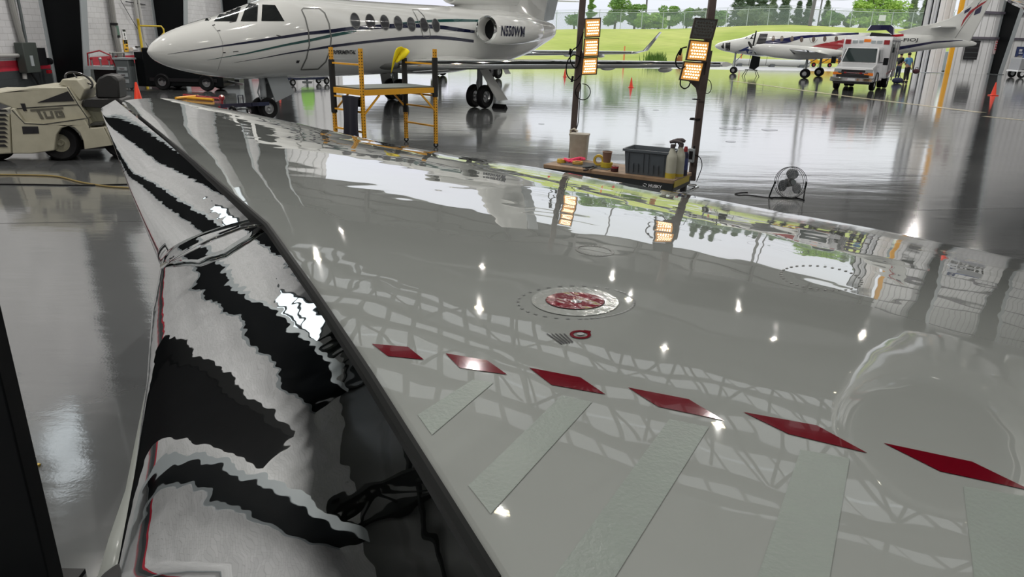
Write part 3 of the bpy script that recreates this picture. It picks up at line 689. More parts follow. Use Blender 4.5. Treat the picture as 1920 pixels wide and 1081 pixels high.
def bizjet(loc, yaw, label, full=True, scale=1.0, tailmark=None):
    r_ = root('business_jet', loc, label, 'airplane', None, yaw); r_.scale = (scale,)*3
    r_.matrix_world = Matrix.LocRotScale(Vector(loc), Euler((0, 0, yaw)), Vector((scale,)*3))
    fb = MB().loft(body_secs(FPROF)); fu = fb.build('fuselage', WHITE, r_, smooth=60)
    # wings
    for s in (1, -1):
        w_ = MB(); tip = Vector((-4.5, s*8.2, 1.47))
        w_.loft([airfoil((2.3, s*.55, 1.28), (-1.5, s*.55, 1.22), .46), airfoil((1.7, s*1.3, 1.32), (-1.5, s*1.3, 1.26), .34), airfoil((-.9, s*4.3, 1.40), (-2.9, s*4.3, 1.36), .30), airfoil((-4.1, s*8.2, 1.50), (-5.1, s*8.2, 1.49), .16)])
        wi = w_.build('wing', WHITE, r_, smooth=50)
        le = MB(); 
        le.tube([(2.22, s*.7, 1.275), (1.7, s*1.3, 1.315), (-.9, s*4.3, 1.395), (-4.05, s*8.15, 1.50)], [.15, .14, .12, .07], 12); le.build('wing_leading_edge', CHROME, wi)
        for y in (2.6, 4.6, 6.4): MB().sph((-2.2-y*.28, s*y, 1.28), (.55, .05, .09)).build('flap_fairing', WHITE, wi)
        if not full or tailmark:
            wl_ = MB(); wl_.loft([airfoil((-4.1, s*8.2, 1.50), (-5.1, s*8.2, 1.49), .08), airfoil((-4.6, s*8.6, 1.62), (-5.4, s*8.6, 1.62), .06), airfoil((-5.6, s*9.1, 2.6), (-6.0, s*9.1, 2.6), .03)]); wl_.build('winglet', CHROME, wi)
        # belly fairing bulge at the root
    MB().sph((.2, 0, 1.36), (2.6, .95, .40), 28, 14).build('belly_fairing', WHITE, r_)
    MB().sph((2.55, .55, 1.32), (.55, .22, .16)).build('landing_light_fairing', LINE, r_)
    # fin and stabiliser
    fin = MB().loft([vfoil((-2.2, 0, 2.95), (-6.4, 0, 2.65), .34), vfoil((-3.2, 0, 3.5), (-6.7, 0, 3.3), .28), vfoil((-5.6, 0, 6.3), (-7.7, 0, 6.3), .16)]).build('tail_fin', WHITE, r_, smooth=50)
    MB().loft([vfoil((-.95, 0, 2.7), (-6.6, 0, 2.6), 1.0), vfoil((-1.15, 0, 3.2), (-6.5, 0, 3.2), .5), vfoil((-1.6, 0, 3.6), (-6.5, 0, 3.6), .4)]).build('fin_root_fairing', WHITE, r_, smooth=60)
    rd = MB().loft([vfoil((-6.42, 0, 2.75), (-7.2, 0, 2.85), .12), vfoil((-7.72, 0, 6.2), (-8.5, 0, 6.2), .07)]).build('rudder', LGREY if not tailmark else WHITE, r_)
    mid = MB().lathe([(.30, .7), (.34, .1), (.37, 0), (.41, .03), (.44, .2), (.45, .9), (.38, 2.4), (.30, 3.6)], (-.85, 0, 3.56), (-1, 0, -.02), 30).build('centre_engine_duct', WHITE, r_)
    MB().cyl((-1.3, 0, 3.56), (-1.32, 0, 3.56), .33, n=24).build('duct_interior', BLKPAINT, mid)
    for s in (1, -1):
        stb = MB().loft([airfoil((-5.2, s*.1, 4.3), (-6.8, s*.1, 4.3), .16), airfoil((-6.9, s*3.3, 4.25), (-7.7, s*3.3, 4.25), .07)]).build('tailplane', WHITE, r_)
        # side engine
        ec = Vector((-.95, s*1.42, 2.37))
        nmb = MB().lathe([(.30, .8), (.335, .15), (.345, .05), (.37, 0), (.40, .03), (.43, .15), (.46, .5), (.47, 1.2), (.43, 2.0), (.34, 2.9), (.29, 3.0), (.25, 2.7)], ec, (-1, 0, 0), 40)
        if s == 1: r_nm = nmb
        ng = nmb.build('engine_nacelle', WHITE, r_)
        MB().lathe([(.347, .04), (.37, -.006), (.402, .022), (.422, .08)], ec, (-1, 0, 0), 40).build('inlet_lip', CHROME, ng)
        MB().cyl(ec-Vector((.4, 0, 0)), ec-Vector((.42, 0, 0)), .33, n=30).build('fan_face', BLKPAINT, ng)
        MB().box(ec+Vector((-1.5, -s*.45, -.02)), (1.9, .5, .14)).build('pylon', WHITE, r_, bevel=.04)
        gear(r_, 'main_gear', -.15, s*1.85, 1.35, .36, .21, .20)
        MB().prism([(-.05, s*2.15, 1.30), (.35, s*2.15, 1.30), (-.20, s*2.50, .26), (-.75, s*2.50, .26)], (0, s*.03, 0)).build('gear_door', WHITE, r_)
    ng = gear(r_, 'nose_gear', 6.55, 0, 1.15, .27, .15, .14, .05)
    MB().prism([(6.55, -.17, 1.12), (5.95, -.17, 1.12), (5.75, -.2, .62), (6.35, -.2, .42)], (0, -.02, 0)).build('nose_gear_door', DGREY, r_)
    MB().prism([(6.55, .17, 1.12), (5.95, .17, 1.12), (5.75, .2, .62), (6.35, .2, .42)], (0, .02, 0)).build('nose_gear_door', LGREY, r_)
    return r_, fu, fb, r_nm
fj, fju, fjb, fjfin = bizjet(FM, FYAW, 'white three-engine business jet with navy and teal stripes and oval windows')
fbv = bvh_of([(fjb, fj.matrix_world)])
def fd(poly, name, m, off=.006, cuts=4, par=None): return decal(poly, fbv, off, cuts).build(name, m, par or fju, world=True)
band([(314, 101.5, 101.8), (403, 87, 89.5), (492, 73, 77.5), (574, 60, 65.5), (619.5, 55, 62), (657, 50, 56.5), (702.7, 46.5, 54.5), (751, 44, 52.5), (791, 44.5, 52), (831, 48, 55), (858, 52, 59), (890, 57, 62)], fbv, .006).build('navy_stripe', NAVY, fju, world=True)
band([(388, 112.5, 112.8), (461, 99, 101.5), (536, 82, 86), (581, 73, 78), (625, 63, 69), (647, 59, 64.5), (668, 56, 60)], fbv, .005).build('teal_stripe', TEAL, fju, world=True)
band([(745, 43, 45), (802, 37.5, 42), (831, 36, 41.5), (858, 35.5, 41), (900, 37, 41)], fbv, .005).build('teal_stripe', TEAL, fju, world=True)
band([(439, 117, 117.3), (492, 108, 109.3), (536, 99, 101.2), (581, 91.5, 94.5), (619.5, 84.5, 89.5), (670.5, 78, 82.6), (724, 72, 77), (778, 67, 73.8), (818, 66.5, 73.2), (845, 69, 75), (888, 74.5, 80)], fbv, .006).build('navy_stripe', NAVY, fju, world=True)
BLIND = mat('window_with_grey_blind', (.045, .046, .05), .08, coat=.6)
BLU = mat('windshield_reflecting_glass', (.05, .09, .10), .04, coat=1)
for q in ([(376.5, 39), (409, 5), (419, 5), (392, 39)], [(401, 40), (430, 5.5), (455, 5.5), (443, 40)], [(451, 40), (464, 6.5), (484, 8), (482, 40)], [(490, 39.5), (492, 9), (516, 10), (533, 39.5)]):
    fd(q, 'cockpit_window', GLASS, .008)
for q in [(665.7, 39.4, 8.0, 15), (694, 41, 8.0, 14.5), (721, 42.4, 7.6, 14), (746.4, 43.7, 7.2, 13.4), (771, 45.6, 7, 13), (794.7, 46.7, 6.8, 12.8), (817, 47.8, 6.4, 12.5)]:
    o = fd(ell(*q, -14), 'cabin_window', BLIND, .009)
    e1, e2 = ell(q[0], q[1], q[2]+.8, q[3]+.8, -14), ell(q[0], q[1], q[2]-.2, q[3]-.2, -14)
    MB().grid([[cast(*a, fbv, .011), cast(*b, fbv, .011)] for a, b in zip(e1+e1[:1], e2+e2[:1])]).build('window_frame', LINE, o, world=True)
DO = [(x/4.505+270, y/4.505) for x, y in [(1345, 70), (1480, 72), (1525, 110), (1562, 200), (1580, 320), (1572, 420), (1535, 520), (1470, 582), (1325, 588), (1372, 490), (1396, 380), (1388, 260), (1360, 150), (1330, 85)]]
line_px(DO, 2.3, fbv, .008, True).build('door_outline', LINE, fju, world=True)
line_px([(x/3.727+590, y/3.727) for x, y in [(680, 68), (720, 68), (760, 110), (800, 190), (808, 250), (790, 264), (757, 255), (737, 180), (705, 110)]], 1.0, fbv, .012, True).build('exit_outline', LINE, fju, world=True)
line_px([(398, 47), (410, 62), (417, 80), (418, 100), (408, 132)], .5, fbv, .005).build('radome_joint', LINE, fju, world=True)
for a in ([(398, 48), (403, 46.5)], [(407, 58), (413, 57)], [(418, 98.5), (423, 98.5)], [(437, 97), (447, 96)], [(430, 42), (442, 40)], [(518, 66), (528, 68)]): line_px(a, 1.3, fbv, .007).build('probe_mark', INK, fju, world=True)
fd([(556, 113), (562, 113), (560, 118), (555, 118)], 'vent_port', INK)
text_px('EXPERIMENTAL', 621.5, 94, 666.5, 101.5, fbv, 2.0, .045).build('experimental_lettering', INK, fju, world=True)
nbv = bvh_of([(fjfin, fj.matrix_world)])
tx = text_px('N550WM', 938, 48, 982, 67, nbv, 1.5, .03, dy=2, off=.03); tx.build('registration_lettering', NAVY, fju, world=True)
# second jet parked behind it: only its yellow marked fin, wing and wheels show
sj, sju, sjb, sjfin = bizjet(Vector((-2.9, 41.3, 0)), math.atan2(-.866, -.5), 'second white jet with yellow tail flash and upturned winglet behind the first', False, 1.0, True)
yb = MB().prism([(-6.9, -.10, 3.65), (-7.5, -.10, 3.70), (-8.3, -.10, 5.6), (-7.5, -.10, 4.5)], (0, .2, 0)); yb.build('tail_flash', mat('yellow_tail_paint', (.80, .45, .01), .25), sj)
# ================================================================ OUTSIDE: apron, grass bank, fence, trees
APR = mat('pale_wet_concrete', (.42, .42, .42), .25, noise=(.3, .4, (.34, .345, .35)), ior=1.6)
tag(MB().add([(-200, dy_line(-200)-0, -.02), (200, dy_line(200), -.02), (240, 120, -.02), (-240, 120, -.02)], [(0, 1, 2, 3)]).build('floor', APR, smooth=False), kind='structure')
GR = bpy.data.materials.new('mown_grass'); GR.use_nodes = True
t = GR.node_tree; b = t.nodes['Principled BSDF']; N = t.nodes.new; L = t.links.new
tcn = N('ShaderNodeTexCoord'); n1 = N('ShaderNodeTexNoise'); n1.inputs['Scale'].default_value = .12; n1.inputs['Detail'].default_value = 6
mp = N('ShaderNodeMapping'); mp.inputs['Scale'].default_value = (.4, 2.0, 1); mp.inputs['Rotation'].default_value = (0, 0, .1)
n2 = N('ShaderNodeTexNoise'); n2.inputs['Scale'].default_value = 1.6; n2.inputs['Detail'].default_value = 5
c1 = N('ShaderNodeValToRGB'); c1.color_ramp.elements[0].position = .35; c1.color_ramp.elements[0].color = (.33, .42, .045, 1)
c1.color_ramp.elements[1].position = .65; c1.color_ramp.elements[1].color = (.50, .54, .12, 1)
k = N('ShaderNodeMix'); k.data_type = 'RGBA'; k.blend_type = 'MULTIPLY'; k.inputs['Factor'].default_value = .5
L(tcn.outputs['Object'], n1.inputs['Vector']); L(tcn.outputs['Object'], mp.inputs[0]); L(mp.outputs[0], n2.inputs['Vector'])
L(n1.outputs['Fac'], c1.inputs[0]); L(c1.outputs[0], k.inputs['A']); L(n2.outputs['Fac'], k.inputs['B']); L(k.outputs['Result'], b.inputs['Base Color'])
b.inputs['Roughness'].default_value = .9
def berm_z(x, s):   # height of the bank across its width s 0..1
    top = 2.6+max(0, min(1, (x+10)/50))*2.1
    return top*(s*s*(3-2*s))+.12*math.sin(x*.21)*s
def gy0(x): return 75.5+.06*(x-9)
rows = []
for i in range(81):
    x = -120+i*4; r = []
    for j in range(15):
        s = j/14; r.append(Vector((x, gy0(x)+34*s, berm_z(x, s)-.01)))
    r.append(Vector((x*1.5, 240, berm_z(x, 1)+.2))); rows.append(r)
tag(MB().grid(rows).build('grass_bank', GR, smooth=180), kind='structure')
TUFT = mat('tall_grass', (.10, .20, .03), .8); DRY = mat('dry_reeds', (.45, .20, .08), .8)
def tuft(c, n, h, w_, m, name, label, cat, grp=None):
    mb = MB(); rnd = random.Random(int(c[0]*10))
    for i in range(n):
        x = rnd.gauss(0, w_/2.5); y = rnd.gauss(0, .4); hh = h*rnd.uniform(.5, 1); l = rnd.uniform(-.25, .25)
        mb.add([(x-.05, y, -.05), (x+.05, y, -.05), (x+l, y+rnd.uniform(-.1, .1), hh)], [(0, 1, 2)])
    o = mb.build(name, m, smooth=False); o.location = c; tag(o, label, cat, grp); return o
def onbank(px, Y):
    p = PY(px, 80, Y); s = max(0, min(1, (Y-gy0(p.x))/34)); return Vector((p.x, Y, berm_z(p.x, s)))
tuft(onbank(1232, 77.5), 200, 1.2, 1.3, TUFT, 'grass_tuft', 'tall dark green grass clump at the foot of the bank', 'grass')
tuft(onbank(1277, 77.5), 50, 1.3, .25, DRY, 'dry_reeds', 'rusty dry reeds beside the tall grass clump', 'grass')
STK = mat('orange_marker_plastic', (.85, .28, .10), .6)
for px, Y, lb_ in ((1393, 78, 'orange marker post beyond the commuter plane nose'), (1172, 78, 'orange marker post on the bank between the work lights')):
    c = onbank(px, Y); mb = MB(); mb.cyl((0, 0, -.1), (0, 0, 1.5), .09, .07, 8); o = mb.build('marker_post', STK); o.location = c; tag(o, lb_, 'post')
# fence
WIRE = bpy.data.materials.new('chain_link_wire'); WIRE.use_nodes = True; t = WIRE.node_tree; b = t.nodes['Principled BSDF']; N = t.nodes.new; L = t.links.new
b.inputs['Base Color'].default_value = (.32, .38, .38, 1); b.inputs['Roughness'].default_value = .6
tcn = N('ShaderNodeTexCoord'); mp = N('ShaderNodeMapping'); mp.inputs['Rotation'].default_value = (0, math.radians(45), 0); mp.inputs['Scale'].default_value = (9, 9, 9)
L(tcn.outputs['Object'], mp.inputs[0]); sx_ = N('ShaderNodeSeparateXYZ'); L(mp.outputs[0], sx_.inputs[0])
ms = []
for a in ('X', 'Z'):
    q = N('ShaderNodeMath'); q.operation = 'PINGPONG'; q.inputs[1].default_value = .5; L(sx_.outputs[a], q.inputs[0])
    g = N('ShaderNodeMath'); g.operation = 'LESS_THAN'; g.inputs[1].default_value = .09; L(q.outputs[0], g.inputs[0]); ms.append(g)
mxm = N('ShaderNodeMath'); mxm.operation = 'MAXIMUM'; L(ms[0].outputs[0], mxm.inputs[0]); L(ms[1].outputs[0], mxm.inputs[1]); L(mxm.outputs[0], b.inputs['Alpha'])
GALV = mat('galvanised_fence_steel', (.42, .47, .48), .5)
fy = 110
def fz(x): return berm_z(x, 1)-.05
def fyx(x): return gy0(x)+34
xs = [-10+3.1*i for i in range(25)]
fence = root('chain_link_fence', (xs[0], fyx(xs[0]), fz(xs[0])), 'tall chain link fence with barbed top running along the grass bank', 'fence')
FH = 2.3
for x in xs:
    p = Vector((x, fyx(x), fz(x)))
    mb = MB(); mb.cyl(p-Vector((0, 0, .1)), p+Vector((0, 0, FH)), .055, n=6); mb.bar(p+Vector((0, 0, FH)), p+Vector((.0, -.3, FH+.35)), .05, .05); mb.build('post', GALV, fence, world=True)
for hh in (FH, ): MB().tube([Vector((x, fyx(x), fz(x)+hh)) for x in xs], .045, 6).build('top_rail', GALV, fence, world=True)
for hh, dd in ((FH+.2, .16), (FH+.34, .29)): MB().tube([Vector((x, fyx(x)-dd, fz(x)+hh)) for x in xs], .02, 4).build('barbed_wire', GALV, fence, world=True)
MB().grid([[Vector((x, fyx(x), fz(x)+hh)) for x in xs] for hh in (0, FH)]).build('wire_mesh', WIRE, fence, world=True)
def leafmat(name, c1_, c2_):
    m = mat(name, c1_, .7, noise=(.6, 1, c2_)); m.node_tree.nodes['Principled BSDF'].inputs['Subsurface Weight'].default_value = 0; return m
LGRN = [leafmat('bright_green_leaves', (.20, .38, .05), (.38, .55, .10)), leafmat('mid_green_leaves', (.11, .24, .05), (.24, .38, .09)), leafmat('dark_needles', (.055, .10, .05), (.12, .17, .09)), leafmat('grey_green_leaves', (.12, .18, .09), (.24, .30, .16))]
BARK = mat('grey_brown_bark', (.08, .065, .05), .9)
def tree(px, Y, h, wd, kind, ml, name, label, cat='tree', grp=None, lean=0, n=1500, leaf=.34, seed=1, base=0):
    h *= .64; wd *= .80; c = onbank(px, min(Y, 240)); c.y = Y; c.z = fz(c.x)-.05
    r_ = root(name, c, label, cat, grp); rnd = random.Random(seed*77+int(px))
    tr = MB(); tr.tube([(0, 0, -.2), (lean*.3, 0, h*.4), (lean*.8, 0, h*.92)], [wd*.035+.06, wd*.022+.04, .03], 7)
    mb = MB(); blobs = []
    if kind == 'round':
        for i in range(15): 
            a = rnd.uniform(0, 6.28); q = rnd.uniform(0, 1)**.6*.33*wd; z = h*(rnd.uniform(.18, .86)); blobs.append((Vector((q*math.cos(a)+lean*z/h, q*math.sin(a), z)), wd*rnd.uniform(.16, .27), h*rnd.uniform(.09, .15)))
    elif kind == 'bush':
        for i in range(9):
            a = rnd.uniform(0, 6.28); q = rnd.uniform(0, 1)*.4*wd; blobs.append((Vector((q*math.cos(a), q*math.sin(a)*.5, h*rnd.uniform(.25, .75))), wd*rnd.uniform(.13, .24), h*rnd.uniform(.15, .27)))
    for c_, rr_, rz_ in blobs:
        if c_.z > h*.3 and kind == 'round': tr.tube([(lean*.2, 0, h*.3), c_*.6+Vector((lean*.1, 0, h*.2)), c_], [.06, .04, .015], 5)
    for i in range(n):
        if kind == 'cone':
            v = rnd.random()**.75; z = h*(.06+.94*(1-v)) ; lay = .72+.28*math.cos(z*5.5+seed); R_ = wd*.5*(.08+.92*v)*lay*rnd.uniform(.35, 1.05); a = rnd.uniform(0, 6.283)
            p = Vector((R_*math.cos(a)+lean*z/h, R_*math.sin(a), z-R_*.25)); sz = leaf*rnd.uniform(.5, 1.1)
        elif kind == 'flag':
            z = h*rnd.uniform(.3, 1); R_ = wd*.6*(1.15-z/h)*rnd.uniform(0, 1)*(.6+.4*math.cos(z*6)); p = Vector((R_*rnd.choice((1, 1, -.4))+lean*z/h, rnd.uniform(-.5, .5)*R_, z+R_*.2)); sz = leaf*rnd.uniform(.5, 1)
        else:
            c_, rr_, rz_ = rnd.choice(blobs); d = Vector((rnd.gauss(0, 1), rnd.gauss(0, 1), rnd.gauss(0, 1))).normalized()*rnd.uniform(.55, 1.05)
            p = c_+Vector((d.x*rr_, d.y*rr_, d.z*rz_)); sz = leaf*rnd.uniform(.6, 1.3)
        a = rnd.uniform(0, 6.283); u = Vector((math.cos(a), math.sin(a)*.6, rnd.uniform(-.6, .6))).normalized()*sz; v_ = Vector((rnd.uniform(-.4, .4), rnd.uniform(-1, 1), 1)).normalized()*sz*(.6 if kind != 'cone' else .35)
        mb.add([p-u-v_*.4, p+u-v_*.2, p+v_], [(0, 1, 2)])
    tr.build('trunk', BARK, r_); f = mb.build('foliage', LGRN[ml], r_, smooth=False); return r_
G = 'trees beyond the fence'
TT = [(1100, 113, 7.6, 3.2, 'flag', 1, 'loose wind-bent tree right of the left lamp post', .4), (990, 122, 3, 3, 'bush', 3, 'low grey bush at the left end of the fence', 0), (1075, 125, 5, 5, 'bush', 1, 'bushes low behind the left lamp stand', 0),
      (1150, 118, 8.4, 5.0, 'round', 1, 'tall open-crowned tree left of the thin utility pole', .6), (1187, 121, 6.4, 5.4, 'round', 1, 'round dark green tree beside the utility pole', 0), (1204, 113, 4.2, 6, 'bush', 0, 'bright green bush in front of the round tree', 0),
      (1252, 124, 6.0, 5.5, 'round', 1, 'round tree left of centre between the light stands', 0), (1284, 126, 5.6, 4.5, 'round', 1, 'second round tree close to the right light stand', 0), (1232, 114, 3.2, 5, 'bush', 0, 'low pale bush along the fence foot', 0), (1315, 124, 5.2, 4.6, 'round', 3, 'pale grey-green tree behind the unlit lamp head', 0),
      (1342, 123, 4.4, 4, 'round', 1, 'small tree right of the right lamp post', 0), (1378, 128, 11.5, 6.5, 'cone', 2, 'leftmost big dark conifer above the commuter plane nose', 0), (1398, 132, 12, 6, 'cone', 2, 'second big dark conifer of the left clump', 0), (1420, 128, 11.8, 6.5, 'cone', 2, 'rightmost big dark conifer of the left clump', 0),
      (1440, 122, 7.5, 4, 'cone', 3, 'slim grey conifer with thin crown', 0), (1463, 120, 8.4, 4.4, 'cone', 2, 'dense short conifer in the middle of the row', 0), (1489, 124, 6.4, 3.2, 'cone', 2, 'thin pointed conifer left of the leaning mast', 0), (1507, 124, 7.0, 3.4, 'cone', 2, 'thin pointed conifer touching the mast', 0), (1412, 116, 4.4, 9, 'bush', 3, 'grey-green scrub under the big conifers', 0),
      (1541, 124, 6.8, 3.0, 'cone', 3, 'bare grey conifer right of the mast', 0), (1556, 121, 5.2, 4.5, 'round', 1, 'small round green tree right of the bare conifer', 0), (1584, 122, 4.0, 3.0, 'bush', 3, 'sparse grey shrub in the fence gap', 0),
      (1607, 117, 7.6, 5.5, 'round', 0, 'bright green tree left of the ambulance roof', 0), (1636, 119, 9.6, 7.5, 'round', 0, 'largest bright green tree above the ambulance', 0), (1665, 117, 8.6, 6.5, 'round', 0, 'bright green tree right of the largest one', 0), (1636, 115.5, 4.5, 12, 'bush', 0, 'broad bright green hedge behind the ambulance', 0),
      (1700, 122, 8.2, 3.8, 'cone', 3, 'grey conifer beside the hangar door edge', 0), (1722, 124, 8.0, 4.2, 'cone', 3, 'last grey conifer touching the hangar door edge', 0), (1617, 130, 11.5, 3, 'cone', 3, 'tall bare-topped tree behind the bright green ones', 0)]
for i, (px, Y, h, wd, kd, ml, lb_, ln) in enumerate(TT):
    tree(px, Y, h, wd, kd, ml, {'cone': 'conifer_tree', 'round': 'leafy_tree', 'flag': 'leafy_tree', 'bush': 'bush'}[kd], lb_, 'bush' if kd == 'bush' else 'tree', G, ln, n=(2100 if kd != 'bush' else 1500), seed=i, leaf=.25 if kd != 'cone' else .42)
# poles
POLE = mat('weathered_pole', (.16, .15, .16), .8)
def pole(px, Y, tilt, h, r, label, name='utility_pole'):
    c = onbank(px, Y); c.z = fz(c.x)-.3; r_ = root(name, c, label, 'pole')
    MB().cyl((0, 0, 0), (tilt, 0, h), r, r*.7, 10).build('pole', POLE, r_)
    MB().bar((tilt-.9, 0, h-.5), (tilt+.9, 0, h-.5), .1, .12).build('crossarm', POLE, r_); return r_
pole(1207, 128, -.1, 16, .17, 'dark utility pole between the two light stands'); pole(1102, 128, 0, 16, .13, 'thin utility pole just right of the left lamp post')
lp_ = pole(1513, 108, .8, 14, .26, 'thick grey leaning light mast above the commuter plane', 'light_mast'); pole(1528, 130, .3, 15, .14, 'thin pole just right of the leaning mast')
wb_ = root('overhead_wires', (0, 128, 12), 'thin overhead wires crossing the pale sky', 'wire')
for k_, z0 in enumerate((10.2, 8.9, 8.3)):
    MB().tube([(-20+9*i, 128+(0 if k_ else 1), z0-.5*math.sin(math.pi*((i*9) % 27)/27)+i*.15) for i in range(11)], .025, 4).build('wire', POLE, wb_, world=True)
SGN = mat('pale_sign_plate', (.6, .62, .62), .5)
for px, lb_ in ((1664, 'white square sign fixed to the fence behind the ambulance'), (1252, 'small pale sign on the fence between the light stands')):
    c = onbank(px, 109.2); c.y = fyx(c.x)-.06; mb = MB().box((0, 0, 0), (1.0 if px > 1500 else .5, .03, .8 if px > 1500 else .6)); o = mb.build('fence_sign', SGN); o.location = (c.x, c.y, fz(c.x)+1.5); tag(o, lb_, 'sign')
# yellow towing gear and grey tank out on the apron
ty = root('tow_tractor_gear', P(1545, 126), 'yellow towing gear lying on the apron behind the commuter plane', 'towing gear')
YG = mat('bright_yellow_gear_paint', (.75, .42, .02), .4)
mb = MB(); 
for i in range(3): mb.bar((-2.2, i*.5, .35+.1*i), (2.4, i*.5-.2, .55), .16, .16)
mb.box((.6, .3, .75), (1.3, .8, .5)).box((-1.2, .3, .6), (.9, .6, .3)); mb.build('frame', YG, ty)
for x in (-2.3, -1.2, .4, 1.6, 2.3):
    t_, h_ = MB(), MB(); wheel(t_, h_, (x, -.3, .22), (0, 1, 0), .22, .14); q_ = t_.build('tyre', BLACK, ty); h_.build('wheel_hub', RED, q_)
tk = root('fallen_pole', P(1440, 124.5), 'long pale grey tube lying on the apron edge', 'tube')
MB().cyl((-3.4, 0, .35), (4.0, 0, .35), .33, n=14).build('tube', mat('pale_grey_tube', (.48, .49, .47), .4), tk)
for x in (-2.9, .3, 3.2): MB().box((x, -.1, .1), (.4, .7, .25)).build('support', DGREY, tk)
# ================================================================ COMMUTER PLANE, AMBULANCE, PEOPLE
CNn = Vector((-.835, .55, 0)).normalized(); CM = Vector((20.4, 51.6, 0)); CYAW = math.atan2(CNn.y, CNn.x); CSIDE = Vector((-CNn.y, CNn.x, 0))
cp = root('commuter_plane', CM, 'white twin propeller commuter plane with blue and red swooshes beyond the ambulance', 'airplane', None, CYAW)
CPROF = smooth_prof([(7.0, 1.88, .03, .03), (6.85, 1.88, .16, .15), (6.4, 1.89, .32, .3), (5.6, 1.90, .47, .45), (4.9, 1.95, .58, .56), (4.4, 2.02, .72, .68), (3.9, 2.08, .82, .78), (3.0, 2.10, .84, .82), (0, 2.10, .84, .82), (-2.5, 2.12, .83, .82), (-4.2, 2.2, .74, .68), (-6, 2.36, .54, .46), (-7.6, 2.46, .36, .26), (-9.0, 2.42, .18, .1), (-9.4, 2.4, .06, .04)], 3)
cb = MB().loft(body_secs(CPROF, 36)); cf = cb.build('fuselage', WHITE, cp, smooth=60)
cbv = bvh_of([(cb, cp.matrix_world)])
CBL = mat('royal_blue_paint', (.01, .025, .16), .1, coat=1); CNV = mat('dark_navy_paint', (.012, .012, .06), .1, coat=1); BRW = mat('brown_window_shade', (.10, .07, .055), .3)
def cdq(poly, name, m, off=.012, par=None): return decal(poly, cbv, off, 3).build(name, m, par or cf, world=True)
band([(1435, 77, 83.5), (1475, 71, 81), (1503, 67, 72), (1560, 63.5, 67), (1640, 60, 63)], cbv, .012, step=5).build('blue_stripe', CNV, cf, world=True)
cdq([(1507, 91), (1540, 82), (1578, 75), (1590, 76), (1576, 90), (1553, 98)], 'red_swoosh', RED)
band([(1579, 74, 90), (1600, 73, 84), (1640, 68, 74), (1679, 65, 69.5), (1735, 61, 63), (1770, 59, 59.6)], cbv, .012, step=5).build('red_stripe', RED, cf, world=True)
band([(1650, 92, 97), (1687, 87, 93), (1749, 77.5, 81), (1805, 75, 76)], cbv, .012, step=5).build('navy_lower_stripe', CNV, cf, world=True)
cdq([(1366, 103), (1403, 87), (1413, 93), (1410, 99), (1380, 104)], 'blue_nose_panel', CBL)
cdq([(1352, 77), (1357, 76.5), (1358, 95), (1352, 94)], 'nose_black_band', INK); cdq([(1360.5, 76), (1370, 75.5), (1369, 94.5), (1360, 94)], 'open_baggage_bay', INK)
cdq([(1397, 73), (1405, 65.5), (1415, 64.5), (1413, 73)], 'cockpit_window', GLASS)
cdq([(1418, 82), (1425, 63.5), (1440, 63.5), (1434.5, 83.5)], 'open_cabin_doorway', INK)
for x, y in ((1450, 72.5), (1466, 72.5), (1485, 73), (1503, 74), (1525.5, 74), (1546.4, 73), (1568, 73)): cdq(ell(x, y, 3.2, 5.2, 8, 14), 'cabin_window', BRW, .014)
line_px([(1518, 66), (1534, 66), (1532, 75), (1527, 81), (1521, 80), (1518, 74)], .8, cbv, .016, True).build('exit_outline', LINE, cf, world=True)
text_px('C-FIOJ', 1676, 72, 1720, 80, cbv, 2, .02, dy=-.5, off=.02).build('registration_lettering', INK, cf, world=True)
def cpl(px, py): return PP(px, py, CM, CSIDE)
fp = [cpl(*q) for q in ((1682, 60), (1715, 51), (1749, 44.5), (1780, 35), (1799, 25), (1826, 0), (1838, -14), (1864, -14), (1857, 4), (1836, 45), (1818, 80), (1790, 82), (1700, 66))]
fo = MB().prism([p-CSIDE*.08 for p in fp], CSIDE*.16).build('tail_fin', WHITE, cp, world=True, bevel=.04)
def cfl(poly, name, m): MB().prism([cpl(*q)+CSIDE*.083 for q in poly], CSIDE*.012).build(name, m, fo, world=True)
cfl([(1801, 52), (1806, 38), (1818, 21), (1840, 6), (1852, 0), (1846, 6), (1826, 20), (1811, 36)], 'red_fin_swoosh', RED)
cfl([(1809, 20), (1822, 12.5), (1817, 21), (1808, 26)], 'navy_fin_block', CNV); cfl([(1826, 29), (1829, 19), (1842, 10), (1838, 24)], 'navy_fin_block', CNV); cfl([(1830, 14), (1836, 4), (1833, 12)], 'navy_fin_block', CNV)
line_ = MB().tube([cpl(1788, 76)+CSIDE*.085, cpl(1802, 55)+CSIDE*.085, cpl(1850, -14)+CSIDE*.085], .012, 4).build('rudder_joint', LINE, fo, world=True)
hs = cpl(1772, 53); inv = cp.matrix_world.inverted(); hl = inv@hs
for s in (1, -1): MB().loft([airfoil((hl.x+.8, s*.05, hl.z), (hl.x-.6, s*.05, hl.z), .16), airfoil((hl.x+.1, s*2.1, hl.z+.05), (hl.x-.7, s*2.1, hl.z+.05), .08)]).build('tailplane', WHITE, cp)
